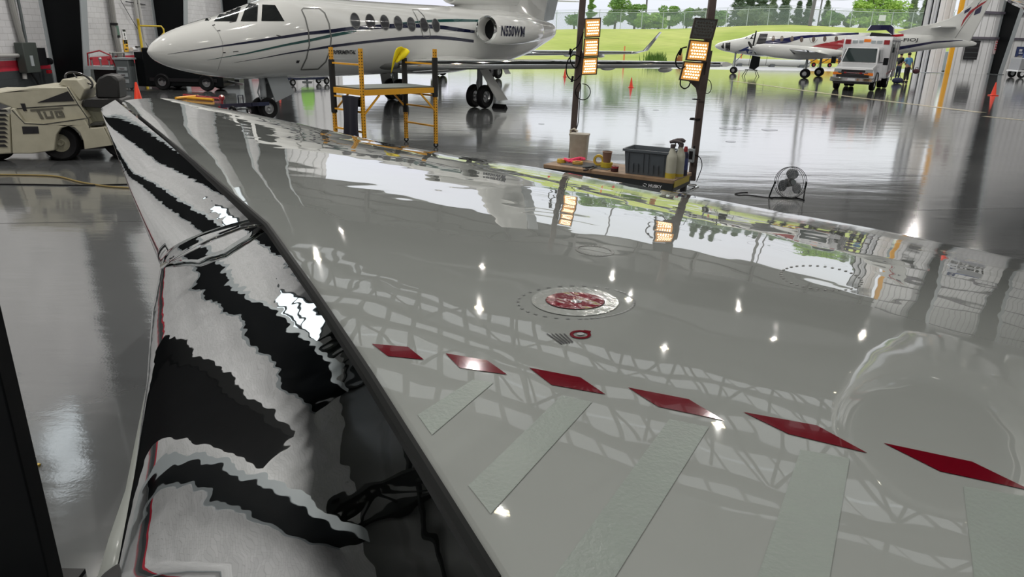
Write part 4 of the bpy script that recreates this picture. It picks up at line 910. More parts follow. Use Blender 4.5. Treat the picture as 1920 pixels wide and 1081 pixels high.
for s in (1, -1):
    w_ = MB().loft([airfoil((1.0, s*.5, 1.50), (-1.5, s*.5, 1.45), .34), airfoil((.75, s*2.4, 1.58), (-1.4, s*2.4, 1.54), .28), airfoil((.1, s*6.6, 1.85), (-.9, s*6.6, 1.83), .12)]).build('wing', LGREY if s > 5 else WHITE, cp, smooth=50)
    MB().tube([(.98, s*.8, 1.51), (.74, s*2.4, 1.58), (.08, s*6.5, 1.85)], [.09, .08, .04], 8).build('wing_deicing_boot', BLKPAINT, w_)
    ec = (1.2, s*2.15, 1.72)
    ng = MB().loft([[Vector((x, ec[1]+ry*math.cos(2*math.pi*j/20), z+rz*math.sin(2*math.pi*j/20))) for j in range(20)] for x, z, rz, ry in ((3.5, 1.80, .16, .16), (3.35, 1.80, .26, .24), (2.9, 1.75, .38, .32), (2.0, 1.68, .45, .36), (.4, 1.6, .46, .37), (-1.0, 1.62, .34, .3), (-2.2, 1.68, .14, .16), (-2.7, 1.7, .04, .05))]).build('engine_nacelle', WHITE, cp, smooth=60)
    sp = MB().lathe([(.001, .42), (.07, .36), (.13, .22), (.17, 0)], (3.5, ec[1], 1.80), (1, 0, 0), 16); sp.build('spinner', WHITE, ng)
    for k_ in range(4):
        a = k_*math.pi/2+.35; d = Vector((0, math.cos(a), math.sin(a))); c = Vector((3.62, ec[1], 1.80))
        pb = MB().loft([[c+d*r+Vector((dx, 0, 0))+Vector((0, -d.z, d.y))*dw for dx, dw in ((.03, -w__), (.0, -w__*.6), (-.03, w__), (.0, w__*.6))] for r, w__ in ((.14, .05), (.5, .10), (.95, .09), (1.22, .04))]); pb.build('propeller_blade', BLKPAINT, ng)
    gear(cp, 'main_gear', -.1, s*2.2, 1.3, .30, .17, .15, .05)
gear(cp, 'nose_gear', 5.4, 0, 1.5, .24, .12, .11, .04)
MB().prism([cpl(1412, 128)+CSIDE*.95, cpl(1418, 104)+CSIDE*.95, cpl(1433, 106)+CSIDE*.95, cpl(1430, 124)+CSIDE*.95, cpl(1422, 130)+CSIDE*.95], CSIDE*.08).build('airstair_door', BLKPAINT, cp, world=True)
cd_ = MB().loft([[cpl(1626+d_, 58)+CSIDE*q, cpl(1634+d_, 47.5)+CSIDE*q, cpl(1674, 47.5)+CSIDE*q, cpl(1679, 52)+CSIDE*q, cpl(1678, 67)+CSIDE*q, cpl(1665, 57)+CSIDE*q] for q, d_ in ((.35, 0), (.6, 2), (.85, 4))]); cd_.build('open_cargo_door', CNV, cp, world=True)
MB().prism([cpl(1633, 70)+CSIDE*.84, cpl(1638, 61)+CSIDE*.84, cpl(1672, 64)+CSIDE*.84, cpl(1678, 70)+CSIDE*.84], CSIDE*.03).build('cargo_bay_opening', INK, cp, world=True)
st = root('step_stool', P(1407, 143), 'small black folding step stool on the floor below the commuter plane', 'stool')
MB().box((0, 0, .42), (.75, .4, .04)).build('tread', BLKPAINT, st)
for x in (-1, 1):
    for y in (-1, 1): MB().cyl((x*.3, y*.15, .4), (x*.5, y*.28, 0), .02, n=6).build('leg', BLKPAINT, st)
# ---- ambulance
AF = Vector((-.55, -.835, 0)).normalized(); AM = Vector((17.2, 37.7, 0)); AYAW = math.atan2(AF.y, AF.x)
am = root('ambulance', AM, 'white box-bodied ambulance facing the camera with red and white roof front lights', 'ambulance', None, AYAW)
AWH = mat('ambulance_white', (.70, .71, .73), .15, coat=1); AGL = mat('windscreen_glass', (.02, .03, .03), .05, coat=1); AMB = mat('amber_lens', (.85, .22, .02), .3); RLENS = mat('red_lens', (.28, .015, .02), .3); HL = mat('headlamp_glass', (.45, .50, .52), .1, .3)
bx = MB(); bx.add([], []); bx.prism([(-1.75, -1.15, .55), (-5.3, -1.15, .55), (-5.3, -1.15, 2.62), (-2.0, -1.15, 2.62), (-1.75, -1.15, 2.40)], (0, 2.3, 0)); bx.build('box_body', AWH, am, bevel=.07)
# cab as a loft of cross-sections
def csec(x, zb, zt, wb_, wt, n=4): return [Vector((x, -wb_, zb)), Vector((x, -wb_, (zb+zt)/2+.05)), Vector((x, -wt, zt)), Vector((x, wt, zt)), Vector((x, wb_, (zb+zt)/2+.05)), Vector((x, wb_, zb))]
cab = MB(); cab.loft([csec(.95, .52, 1.05, .88, .80), csec(.90, .50, 1.13, .94, .84), csec(.2, .45, 1.25, .96, .86), csec(-.12, .45, 1.32, .97, .86), csec(-1.75, .45, 1.38, .98, .90)]); cabo = cab.build('cab_body', AWH, am, bevel=.03)
cr_ = MB().loft([[Vector((-.10, -.86, 1.28)), Vector((-.10, .86, 1.28)), Vector((-1.80, .90, 1.28)), Vector((-1.80, -.90, 1.28))], [Vector((-.78, -.74, 2.06)), Vector((-.78, .74, 2.06)), Vector((-1.80, .80, 2.10)), Vector((-1.80, -.80, 2.10))]]).build('cab_roof', AWH, am, bevel=.04)
MB().prism([(-.145, -.78, 1.36), (-.145, .78, 1.36), (-.715, .68, 2.0), (-.715, -.68, 2.0)], Vector((.022, 0, .02))).build('windscreen', AGL, cr_)
for s in (1, -1): MB().prism([(-.42, s*.885, 1.38), (-1.35, s*.925, 1.38), (-1.35, s*.835, 1.98), (-.80, s*.80, 1.98)], (0, s*.02, 0)).build('side_window', AGL, cr_)
MB().box((.93, 0, .90), (.08, 1.1, .22)).build('grille', INK, cabo); MB().box((.975, 0, .865), (.03, 1.35, .05)).build('chrome_bar', CHROME, cabo)
for s in (1, -1):
    MB().box((.93, s*.72, .97), (.08, .32, .14)).build('headlamp', HL, cabo); MB().box((.95, s*.72, .82), (.07, .40, .12)).build('turn_signal', AMB, cabo)
    MB().box((.985, s*.36, .865), (.04, .12, .07)).build('grille_strobe', RLENS, cabo)
    mb = MB(); mb.box((-.25, s*1.22, 1.42), (.14, .22, .34)); mr_ = mb.build('wing_mirror', BLKPAINT, am, bevel=.02); MB().bar((-.25, s*.9, 1.35), (-.25, s*1.14, 1.37), .03, .03).build('mirror_arm', BLKPAINT, mr_)
MB().box((.98, 0, .70), (.10, 1.5, .16)).build('lower_grille', INK, cabo)
bp_ = MB().box((1.08, 0, .55), (.22, 2.0, .20)).build('bumper', CHROME, am, bevel=.04); MB().box((1.197, 0, .56), (.012, .34, .11)).build('licence_plate', WHT, bp_)
mb = MB(); mb.text('EDN 402', lambda u, v: Vector((1.206, -.13+.26*u, .53+.06*v))) if 0 else None
MB().box((1.02, 0, .40), (.14, 1.7, .12)).build('air_dam', INK, am)
for i, (y, m_, w__) in enumerate(((-.92, RLENS, .26), (-.58, HL, .24), (-.29, HL, .2), (0, AMB, .32), (.29, HL, .2), (.58, HL, .24), (.92, RLENS, .26))):
    MB().box((-1.76, y, 2.33 if i != 3 else 2.40), (.06, w__, .14 if i not in (0, 6) else .22)).build('front_light', m_, am)
for x in (-2.6, -3.0): MB().box((x, 1.16, 2.05), (.24, .02, .42)).build('side_compartment_window', AGL, am)
for x in (-2.2, -3.3, -4.3, -5.1): MB().box((x, 1.155, 1.5), (.02, .02, 1.9)).build('door_joint', LINE, am)
MB().prism([(-1.9, 1.155, .75), (-5.2, 1.155, .95), (-5.2, 1.155, 1.05), (-1.9, 1.155, .85)], (0, .01, 0)).build('reflective_stripe', RED, am)
for x, ys in ((0, (.84, -.84)), (-3.6, (.95, -.95, .70, -.70))):
    for y in ys:
        t_, h_ = MB(), MB(); wheel(t_, h_, (x, y, .38), (0, 1, 0), .38, .24); tt = t_.build('tyre', BLACK, am); h_.build('wheel_hub', STEEL, tt)
for s in (1, -1):
    MB().tube([(.50*math.cos(a), s*.985, .40+.50*math.sin(a)) for a in [math.pi*i/12 for i in range(13)]], .03, 6).build('wheel_arch', INK, am)
    MB().tube([(-3.6+.52*math.cos(a), s*1.16, .40+.52*math.sin(a)) for a in [math.pi*i/12 for i in range(13)]], .035, 6).build('wheel_arch', STEEL, am)
MB().box((-2.6, 0, .48), (4.6, 1.0, .16)).build('chassis', INK, am)
# ---- people
SKIN = mat('skin', (.45, .26, .18), .5); HAIR = mat('dark_hair', (.02, .015, .012), .7)
def skinmesh(chains, name, m, par, sub=1):
    """chains: list of point/radius chains; the first point of a later chain names the joint it grows from"""
    vs, es, rs = [], [], []
    for ch in chains:
        start = ch[0]; idx = start if isinstance(start, int) else None
        for c in (ch[1:] if idx is not None else ch):
            vs.append(c[:3]); rs.append(c[3]); k_ = len(vs)-1
            if idx is not None: es.append((idx, k_))
            idx = k_
    me = bpy.data.meshes.new(name); me.from_pydata(vs, es, []); o = bpy.data.objects.new(name, me); COL.objects.link(o)
    md = o.modifiers.new('s', 'SKIN'); sv = me.skin_vertices[0].data
    for i, r in enumerate(rs): sv[i].radius = (r, r); sv[i].use_root = (i == 0)
    o.modifiers.new('u', 'SUBSURF').levels = sub; dg = bpy.context.evaluated_depsgraph_get(); dg.update()
    m2 = bpy.data.meshes.new_from_object(o.evaluated_get(dg)); bpy.data.objects.remove(o); m2.name = name; m2.materials.clear(); m2.materials.append(m)
    for p in m2.polygons: p.use_smooth = True
    q = bpy.data.objects.new(name, m2); COL.objects.link(q); q.parent = par; return q
def person(loc, yaw, label, shirt, trous, la, ra, lean=0.0, h=1.78):
    """la, ra: (elbow, wrist) points of the left and right arm; +y is where the person faces"""
    r_ = root('person', loc, label, 'person', None, yaw); L_ = lambda z: lean*max(0, z-.95)
    P_ = [(0, 0, .98, .14), (0, L_(1.15), 1.15, .13), (0, L_(1.38), 1.38, .15), (0, L_(1.48), 1.50, .06), (0, L_(1.56)+.01, 1.585, .085), (0, L_(1.66)+.02, 1.68, .095), (0, L_(1.75)+.01, 1.755, .05)]
    ch = [P_]
    for s, (el, wr) in ((-1, la), (1, ra)):
        ch.append([2, (s*.19, L_(1.42), 1.42, .06), (*el, .042), (*wr, .028), (wr[0], wr[1]+.02, wr[2]-.07, .032)])
    base = 7
    for ai, s in ((0, -1), (1, 1)):
        wr = (la, ra)[ai][1]; hk = base+ai*4+3
        for k_ in range(4): ch.append([hk, (wr[0]-.027+.018*k_, wr[1]+.03, wr[2]-.12, .0095), (wr[0]-.027+.018*k_, wr[1]+.045, wr[2]-.16+.008*abs(k_-1.5), .008)])
        ch.append([hk, (wr[0]-s*.045, wr[1]+.04, wr[2]-.10, .010), (wr[0]-s*.05, wr[1]+.055, wr[2]-.13, .009)])
    for s in (-1, 1): ch.append([0, (s*.10, 0, .88, .095), (s*.11, .02, .50, .06), (s*.12, -.02, .10, .042), (s*.13, .10, .04, .038)])
    body = skinmesh(ch, 'body', SKIN, r_)
    MB().sph((0, L_(1.66)+.115, 1.665), (.014, .02, .022), 8, 6).build('nose', SKIN, body)
    hr = MB().sph((0, L_(1.7)-.005, 1.70), (.098, .112, .105), 16, 10).build('hair', HAIR, r_)
    c2 = [[(0, 0, .93, .165), (0, L_(1.15), 1.15, .155), (0, L_(1.38), 1.38, .172), (0, L_(1.45), 1.47, .09)]]
    for s, (el, wr) in ((-1, la), (1, ra)): c2.append([2, (s*.20, L_(1.42), 1.41, .078), (s*.19+(el[0]-s*.19)*.85, L_(1.42)+(el[1]-L_(1.42))*.85, 1.42+(el[2]-1.42)*.85, .062)])
    skinmesh(c2, 'shirt', shirt, r_)
    c3 = [[(0, 0, .96, .168), (0, 0, .90, .15)]]
    for s in (-1, 1): c3.append([1, (s*.10, 0, .80, .108), (s*.11, .02, .50, .082), (s*.12, -.02, .12, .072)])
    skinmesh(c3, 'trousers', trous, r_)
    for s in (-1, 1): MB().sph((s*.13, .05, .045), (.05, .14, .05), 12, 8).build('shoe', INK, r_)
    r_.scale = (h/1.78,)*3; return r_
BLUS = mat('light_blue_shirt', (.14, .33, .55), .7); BLKT = mat('black_trousers', (.012, .012, .014), .8); DRKS = mat('black_shirt', (.02, .02, .024), .8); JEANS = mat('dark_jeans', (.03, .045, .08), .8); GRYS = mat('grey_patterned_shirt', (.14, .13, .16), .8)
p1 = P(1697, 154); p2 = P(1681, 149); p3 = P(1571, 148)
person(p1, .35, 'person in light blue shirt and black trousers standing with a dark bag in one hand', BLUS, BLKT, ((-.30, .10, 1.18), (-.22, .28, 1.15)), ((.30, -.02, 1.15), (.36, .0, .90)), .10, 1.80)
person(p2, -1.2, 'person in black shirt and jeans partly hidden behind the ambulance side', DRKS, JEANS, ((-.27, .08, 1.15), (-.2, .26, 1.1)), ((.27, .05, 1.15), (.22, .26, 1.12)), .05, 1.75)
person(p3, -2.6, 'person in grey shirt mostly hidden behind the ambulance mirror', GRYS, BLKT, ((-.27, .0, 1.15), (-.28, .06, .9)), ((.27, .0, 1.15), (.28, .06, .9)), 0, 1.74)
def bag(loc, sz, m, label, rz=0, name='bag', z=0):
    r_ = root(name, (loc[0], loc[1], z), label, 'bag', None, rz)
    MB().sph((0, 0, sz[2]/2), (sz[0]/2, sz[1]/2, sz[2]/2), 16, 8).build('bag_body', m, r_) ; MB().tube([(-sz[0]*.25, 0, sz[2]*.85), (-sz[0]*.15, 0, sz[2]*1.3), (sz[0]*.15, 0, sz[2]*1.3), (sz[0]*.25, 0, sz[2]*.85)], .018, 6).build('handle', INK, r_); return r_
bag(P(1712, 154)+Vector((.0, -.1, 0)), (.55, .3, .30), mat('dark_maroon_bag', (.06, .015, .025), .8), 'dark maroon bag held in the hand of the person in blue', .3, z=.52)
bag(P(1682, 156.5), (.75, .4, .36), mat('navy_duffel', (.02, .025, .07), .8), 'navy duffel bag on the floor behind the ambulance', .2)
# ---- things along the far right wall
gb = root('equipment_box', P(1755, 134), 'grey metal box with yellow label standing by the yellow door post', 'box', None, rzw)
MB().box((0, 0, .95), (2.6, 1.1, 1.7)).build('cabinet', mat('pale_grey_green_metal', (.34, .38, .37), .4), gb, bevel=.03); MB().box((.75, -.56, 1.35), (.7, .02, .38)).build('yellow_label', YEL, gb); MB().box((-.6, -.56, 1.3), (.42, .02, .12)).build('handle_slot', INK, gb)
for x in (-1.1, 1.1): MB().box((x, 0, .06), (.2, 1.0, .14)).build('foot', INK, gb)
fe = root('fire_extinguisher', wl(44.7, -.38), 'red fire extinguisher hung on the white wainscot', 'fire extinguisher')
mb = MB().lathe([(.001, .55), (.14, .55), (.15, .6), (.15, 1.15), (.10, 1.25), (.04, 1.3), (.001, 1.3)], (0, 0, .0)); mb.build('cylinder', RED, fe); MB().box((0, -.0, 1.36), (.2, .06, .1)).build('valve_handle', INK, fe); MB().tube([(.04, 0, 1.33), (.2, 0, 1.2), (.2, 0, .8)], .02, 6).build('hose', INK, fe); MB().box((0, .12, .95), (.10, .12, .3)).build('bracket', INK, fe)
def sign(px, py, w__, h_, m, label, marks=None, name='wall_sign', off=-.24):
    p = PP(px, py, wl(JX, off), ey); r_ = root(name, p, label, 'sign', None, rzw)
    MB().box((0, 0, 0), (w__, .02, h_)).build('plate', m, r_)
    for (a, b_, c, d, mm) in marks or []: MB().box((a, -.015, b_), (c, .012, d)).build('mark', mm, r_)
    return r_
REDS = mat('red_sign_paint', (.6, .05, .06), .5); BLUESIGN = mat('navy_sign', (.03, .05, .16), .4)
sign(1868, 86, .42, 2.3*.6, mat('pink_white_sign', (.75, .62, .64), .5), 'slim white sign with red lettering above the fire extinguisher', [(0, .5-.2*i, .22, .09, REDS) for i in range(5)])
sign(1913, 97, .9, .85, BLUESIGN, 'navy square sign at the right edge of the frame', [(0, .12, .3, .2, WHT), (.05, -.12, .4, .1, WHT)])
sign(1912, 109, .6, .5, WHT, 'small white notice below the navy sign', [(0, 0, .3, .03, LINE), (0, .1, .4, .03, LINE)])
dk = root('wall_opening_panel', PP(1822, 94, wl(JX, -.30), ey), 'black square panel on the ribbed wall behind the plane tail', 'panel', None, rzw); MB().box((0, 0, 0), (1.4, .04, 1.6)).build('panel', INK, dk)
for i in range(4): MB().box((0, -.03, -.6+.4*i), (1.3, .02, .03)).build('slat', DGREY, dk)
ct = root('ground_power_cart', P(1912, 146), 'grey wheeled cart cut off by the right edge of the frame', 'cart', None, .1)
MB().box((.5, 0, 1.05), (2.4, 1.1, .9)).build('body', mat('cart_grey', (.30, .31, .33), .4), ct, bevel=.04); MB().box((.5, 0, .55), (2.6, 1.2, .12)).build('deck', WHT, ct); MB().box((.9, 0, 1.7), (1.4, 1.0, .4)).build('top_box', BLUESIGN, ct)
for x in (-.35, 1.4):
    t_, h_ = MB(), MB(); wheel(t_, h_, (x, -.5, .33), (0, 1, 0), .33, .2); tt = t_.build('tyre', BLACK, ct); h_.build('wheel_hub', WHT, tt)
    t_, h_ = MB(), MB(); wheel(t_, h_, (x, .5, .33), (0, 1, 0), .33, .2); tt = t_.build('tyre', BLACK, ct); h_.build('wheel_hub', WHT, tt)
# ---- cones
c0_ = []
def cone(loc, h, label, grp='orange traffic cones on the hangar floor'):
    if not c0_:
        r_ = root('traffic_cone', loc, label, 'traffic cone', grp); c0_.append(r_)
        MB().box((0, 0, .02), (.38, .38, .04)).build('base', ORANGE, r_, bevel=.012); MB().lathe([(.14, .04), (.13, .06), (.03, .68), (.022, .70), (.001, .70)], n=24).build('cone_body', ORANGE, r_)
    else: r_ = dup(c0_[0]); r_.location = loc; tag(r_, label, 'traffic cone', grp)
    r_.scale = (h/.70,)*3
cone(P(1183, 164), .46, 'orange traffic cone alone on the floor between the two light stands')
cone(P(1059, 144), .44, 'small orange traffic cone far off left of the left light stand')
cone(P(1862, 179), .62, 'orange traffic cone on the floor in front of the right wall')
cone(P(523, 164), .60, 'orange traffic cone behind the jet nose gear')
cone(P(262, 205), .74, 'red-orange traffic cone standing behind the wing tip')
# ================================================================ WORKBENCH WITH LAMP POSTS
TZ = 1.0
tc_ = Vector((.965, 6.75, 0)); tyaw = math.atan2(-.68, 1.11)
tb = root('mobile_workbench', tc_, 'wood topped black workbench with two tall lamp posts beyond the wing edge', 'workbench', None, tyaw)
TW, TD = 1.31, .50
WOOD = mat('worn_wood_top', (.34, .22, .13), .5, noise=(9, .8, (.16, .11, .07))); FRM = mat('black_bench_steel', (.018, .022, .024), .35)
MB().box((0, 0, TZ-.0175), (TW, TD, .035)).build('top', WOOD, tb, bevel=.004)
fr = MB().box((0, -TD/2+.015, TZ-.072), (TW-.01, .02, .075)); fr.build('front_rail', FRM, tb)
MB().box((0, TD/2-.015, TZ-.072), (TW-.01, .02, .075)).build('back_rail', FRM, tb)
for s in (1, -1): MB().box((s*(TW/2-.012), 0, TZ-.072), (.02, TD-.04, .075)).build('side_rail', FRM, tb)
MB().box((TW/2+.0005, -.02, TZ-.045), (.006, TD-.10, .055)).build('yellow_tape', mat('dull_yellow_tape', (.42, .33, .03), .5), tb)
mb = MB(); mb.text('HUSKY', lambda u, v: Vector((TW/2-.225+.125*u, -TD/2+.0035, TZ-.088+.028*v)), .03); mb.build('maker_lettering', WHT, tb)
mb = MB(); yq = -TD/2+.0035
for a0 in (0, 3.14):
    mb.tube([Vector((TW/2-.262+.016*math.cos(a0+t*.5)*(1+.1*t), yq, TZ-.074+.012*math.sin(a0+t*.5))) for t in range(5)], .0028, 5)
mb.build('maker_emblem', WHT, tb)
MB().cyl((-.02, yq+.002, TZ-.085), (-.02, yq-.004, TZ-.085), .011, n=12).build('rail_bolt', STEEL, tb)
for sx_ in (1, -1):
    for sy in (1, -1):
        lg = MB().box((sx_*(TW/2-.05), sy*(TD/2-.05), (TZ-.05+.11)/2+.0), (.05, .05, TZ-.17)).build('leg', FRM, tb)
        t_, h_ = MB(), MB(); wheel(t_, h_, (sx_*(TW/2-.05), sy*(TD/2-.05), .06), (0, 1, 0), .06, .03); q_ = t_.build('caster', BLACK, lg); h_.build('caster_hub', STEEL, lg)
MB().box((0, 0, .32), (TW-.06, TD-.06, .03)).build('lower_shelf', FRM, tb)
MB().tube([(TW/2, -.19, TZ-.11), (TW/2+.07, -.20, TZ-.11), (TW/2+.10, -.15, TZ-.11), (TW/2+.10, .15, TZ-.11), (TW/2+.07, .20, TZ-.11), (TW/2, .19, TZ-.11)], .013, 10).build('push_handle', CHROME, tb)
PW = mat('brown_grey_lumber', (.085, .062, .055), .7, noise=(7, .7, (.14, .11, .10)))
pl0 = P(1071, 301, TZ-.1); pr0 = P(1297, 334, TZ-.1)
def post(b0, pxt, Y): 
    top_ = PY(pxt, -60, Y)
    return MB().bar(b0, top_, .062, .055, (0, 1, 0))
MB.post = None
post(Vector((pl0.x, pl0.y, TZ-.12)), 1097, pl0.y).build('lamp_post', PW, tb, world=True); post(Vector((pr0.x, pr0.y, TZ-.12)), 1343, pr0.y).build('lamp_post', PW, tb, world=True)
YL, YR = pl0.y, pr0.y
GUS = PY(1306, 168, YR-.04)
MB().prism([PY(1287, 148, YR-.045), PY(1322, 140, YR-.045), PY(1329, 95, YR-.045), PY(1336, 95, YR-.045), PY(1321, 190, YR-.045), PY(1310, 190, YR-.045), PY(1305, 165, YR-.045)], (0, .015, 0)).build('mount_board', PW, tb, world=True)
MB().prism([PY(1083, 100, YL-.045), PY(1096, 100, YL-.045), PY(1087, 172, YL-.045), PY(1076, 172, YL-.045)], (0, .02, 0)).build('mount_board', PW, tb, world=True)
for (px, py, Y_) in ((1304, 222, YR), (1303, 224, YR), (1308, 186, YR)): MB().tube([PY(px, py, Y_)+Vector((.05*math.cos(a), .045*math.sin(a), 0)) for a in [i*math.pi/5 for i in range(10)]], .004, 5, closed=True).build('tape_wrap', BLACK, tb, world=True)
# LED heads
HOUS = mat('dark_bronze_housing', (.03, .02, .012), .45); AMBP = mat('warm_reflector', (.6, .30, .08), .35, emit=((1, .45, .10), .42), noise=False)
DOT = mat('glowing_led', (1, .95, .85), .4, emit=((1, .86, .56), 4.0), noise=False); DOFF = mat('unlit_lens', (.055, .058, .05), .25)
def led(q, Y, lit, label, grp):
    c = [PY(x, y, Y+(.0 if i < 2 else -.015)) for i, (x, y) in enumerate(q)]   # tl tr br bl
    ctr = sum(c, Vector())/4; r_ = root('led_work_light', ctr, label, 'work light', grp)
    def uv(u, v, o=0.0):
        p = c[0].lerp(c[1], u).lerp(c[3].lerp(c[2], u), v); return p+nrm*o
    nrm = (c[1]-c[0]).cross(c[0]-c[3]).normalized(); nrm = nrm if nrm.y < 0 else -nrm
    mb = MB(); mb.loft([[uv(0, 0, .004), uv(1, 0, .004), uv(1, 1, .004), uv(0, 1, .004)], [uv(0, 0, -.02), uv(1, 0, -.02), uv(1, 1, -.02), uv(0, 1, -.02)], [uv(.1, .1, -.045), uv(.9, .1, -.045), uv(.9, .9, -.045), uv(.1, .9, -.045)]]).build('housing', HOUS, r_, world=True, bevel=.003)
    for sgn, (u0, u1, v0, v1) in enumerate(((0, 1, 0, .06), (0, 1, .94, 1), (0, .06, .06, .94), (.94, 1, .06, .94))):
        mb = MB(); mb.loft([[uv(u0, v0, .012), uv(u1, v0, .012), uv(u1, v1, .012), uv(u0, v1, .012)], [uv(u0, v0, .002), uv(u1, v0, .002), uv(u1, v1, .002), uv(u0, v1, .002)]]).build('frame_rail', HOUS, r_, world=True)
    MB().add([uv(.06, .06, .006), uv(.94, .06, .006), uv(.94, .94, .006), uv(.06, .94, .006)], [(0, 1, 2, 3)]).build('reflector_panel', AMBP if lit else DOFF, r_, world=True)
    mb = MB(); ux = (c[1]-c[0]).normalized(); vy = (c[3]-c[0]).normalized()
    for i in range(5):
        for j in range(6):
            p = uv(.20+.12*j+(.05 if i % 2 else 0), .22+.145*i, .009); rr = .0085
            mb.add([p]+[p+ux*rr*math.cos(a)+vy*rr*.9*math.sin(a) for a in [k_*math.pi/3 for k_ in range(6)]], [(0, k_+1, (k_+1) % 6+1) for k_ in range(6)])
    a_ = mb.build('led_array', DOT if lit else HOUS, r_, world=True); a_['kind'] = 'stuff'
    MB().bar(uv(.5, .5, -.045), Vector((ctr.x+(.03 if lit or 1 else 0), Y+.07, ctr.z)), .05, .03).build('bracket', HOUS, r_, world=True)
LQ = [[(1096, 34.6), (1127, 33), (1125, 69.5), (1096, 70.8)], [(1095, 72), (1123.7, 70.8), (1122, 106), (1093, 106.9)], [(1092.5, 108), (1121, 106.8), (1119, 139.7), (1089, 141)]]
for q, n_ in zip(LQ, ('top', 'middle', 'bottom')): led(q, YL-.10, True, 'glowing amber LED light at the %s of the left post' % n_, 'LED work lights on the posts')
RQ = [[(1302.6, 33), (1346, 36.5), (1335.7, 75), (1293.2, 72)], [(1293, 74), (1332, 77.3), (1325, 116), (1285, 113)], [(1282, 114.6), (1321, 117), (1311.8, 154.5), (1273, 149.7)]]
for q, lt, n_ in zip(RQ, (False, True, True), ('dark unlit LED light at the top of the right post', 'glowing amber LED light in the middle of the right post', 'glowing amber LED light at the bottom of the right post')): led(q, YR-.10, lt, n_, 'LED work lights on the posts')
def cable(pts, name, label, r=.005, Y=None, m=None, par=None):
    P3 = [Vector(p) for p in pts]; out_ = []
    for i in range(len(P3)-1):
        p0, p1, p2, p3 = P3[max(i-1, 0)], P3[i], P3[i+1], P3[min(i+2, len(P3)-1)]
        for k_ in range(6):
            t = k_/6; out_.append(.5*((2*p1)+(p2-p0)*t+(2*p0-5*p1+4*p2-p3)*t*t+(3*p1-p0-3*p2+p3)*t**3))
    out_.append(P3[-1]); o = MB().tube(out_, r, 8).build(name, m or BLACK, par)
    if label: tag(o, label, 'cable')
    return o
def cpx(lst, Y): return [PY(x, y, Y) for x, y in lst]
cable(cpx([(1094, 60), (1084, 85), (1073, 95), (1069, 112), (1077, 127), (1084, 120), (1090, 95)], YL-.06), 'lamp_cable', 'black cable looping left of the upper left lights', .006)
cable(cpx([(1090, 108), (1075, 103), (1064, 115), (1062, 135), (1068, 147), (1079, 150), (1088, 141)], YL-.09), 'lamp_cable', 'black cable sagging below the left lights', .006)
cable([PY(1093, 157+0, YL-.06)]+[PY(1093+14*math.cos(a), 172+15*math.sin(a), YL-.06) for a in [-1.6+i*.6 for i in range(11)]]+cpx([(1086, 200), (1084, 230), (1079, 246), (1078, 262)], YL-.06), 'lamp_cable', 'black cable with a round coil running down the left post', .0045)
cable(cpx([(1288, 88), (1277, 92), (1268, 108), (1268, 122), (1276, 129), (1285, 124)], YR-.12), 'lamp_cable', 'black cable looping left of the right lights', .006)
cable(cpx([(1276, 150), (1276, 160), (1283, 166), (1291, 162), (1294, 155)], YR-.12), 'lamp_cable', 'short black cable hanging under the lowest right light', .006)
cable([PY(1326+8*math.cos(a), 162+13*math.sin(a), YR-.02) for a in [-2.4+i*.6 for i in range(9)]], 'lamp_cable', 'thin black cable loop right of the right post', .0035)
cable(cpx([(1303, 290), (1313, 296), (1316, 312), (1310, 330), (1306, 340)], YR-.04), 'lamp_cable', 'black cable dropping from the outlet box on the right post', .004)
def yelplug(px, py, Y): return PY(px, py, Y)
for px, py, Y_, lb_ in ((1069, 97, YL-.06, 'black cable connector beside the left lights'), (1073, 148, YL-.09, 'black cable connector below the left lights'), (1276, 97, YR-.12, 'black cable connector beside the right lights')):
    p = PY(px, py, Y_); o = MB().cyl(p-Vector((.005, 0, .03)), p+Vector((.005, 0, .03)), .012, n=10).build('cable_connector', BLACK); tag(o, lb_, 'connector')
ob = root('outlet_box', PY(1296, 291, YR-.06), 'grey outlet box with black socket on the right post', 'outlet', None, tyaw)
MB().box((0, 0, 0), (.06, .045, .13)).build('box', LGREY, ob, bevel=.005); MB().box((.004, -.025, .005), (.035, .006, .075)).build('socket', INK, ob)
MB().cyl((.02, 0, .065), (.02, 0, .09), .012, n=10).build('plug', INK, ob)
# things on the bench: local placing helper
def bench(px, py): return P(px, py, TZ+.0)
def lid(mb): return mb
bk = bench(1085, 301); bk.y += .05
r_ = root('plastic_bucket', bk, 'translucent cream plastic container standing against the left lamp post', 'container', None, tyaw+.25)
TRN = mat('translucent_cream_plastic', (.50, .47, .40), .4, noise=(18, .6, (.38, .33, .26)))
def rrect(w__, d__, z, r=.03, n=5):
    out_ = []
    for cx, cy, a0 in ((w__/2-r, d__/2-r, 0), (-w__/2+r, d__/2-r, 90), (-w__/2+r, -d__/2+r, 180), (w__/2-r, -d__/2+r, 270)):
        for k_ in range(n): a = math.radians(a0+90*k_/(n-1)); out_.append(Vector((cx+r*math.cos(a), cy+r*math.sin(a), z)))
    return out_
MB().loft([rrect(.155, .12, 0), rrect(.165, .13, .02), rrect(.185, .14, .24), rrect(.195, .15, .25), rrect(.195, .15, .262), rrect(.17, .13, .262)]).build('container_body', TRN, r_, smooth=50)
MB().tube([(-.09, 0, .22), (-.095, .0, .29), (-.06, 0, .305), (-.02, 0, .28)], .010, 8).build('handle', TRN, r_)
MATB = mat('grey_shop_mat', (.10, .10, .10), .8)
r_ = root('work_mat', bench(1100, 312)+Vector((.03, .06, 0)), 'dark grey mat under the tapes on the bench', 'mat', None, tyaw)
r_.location.z = TZ; MB().box((0, 0, .002), (.50, .26, .004)).build('mat_sheet', MATB, r_)
PINK = mat('neon_pink_ribbon', (.9, .07, .16), .7)
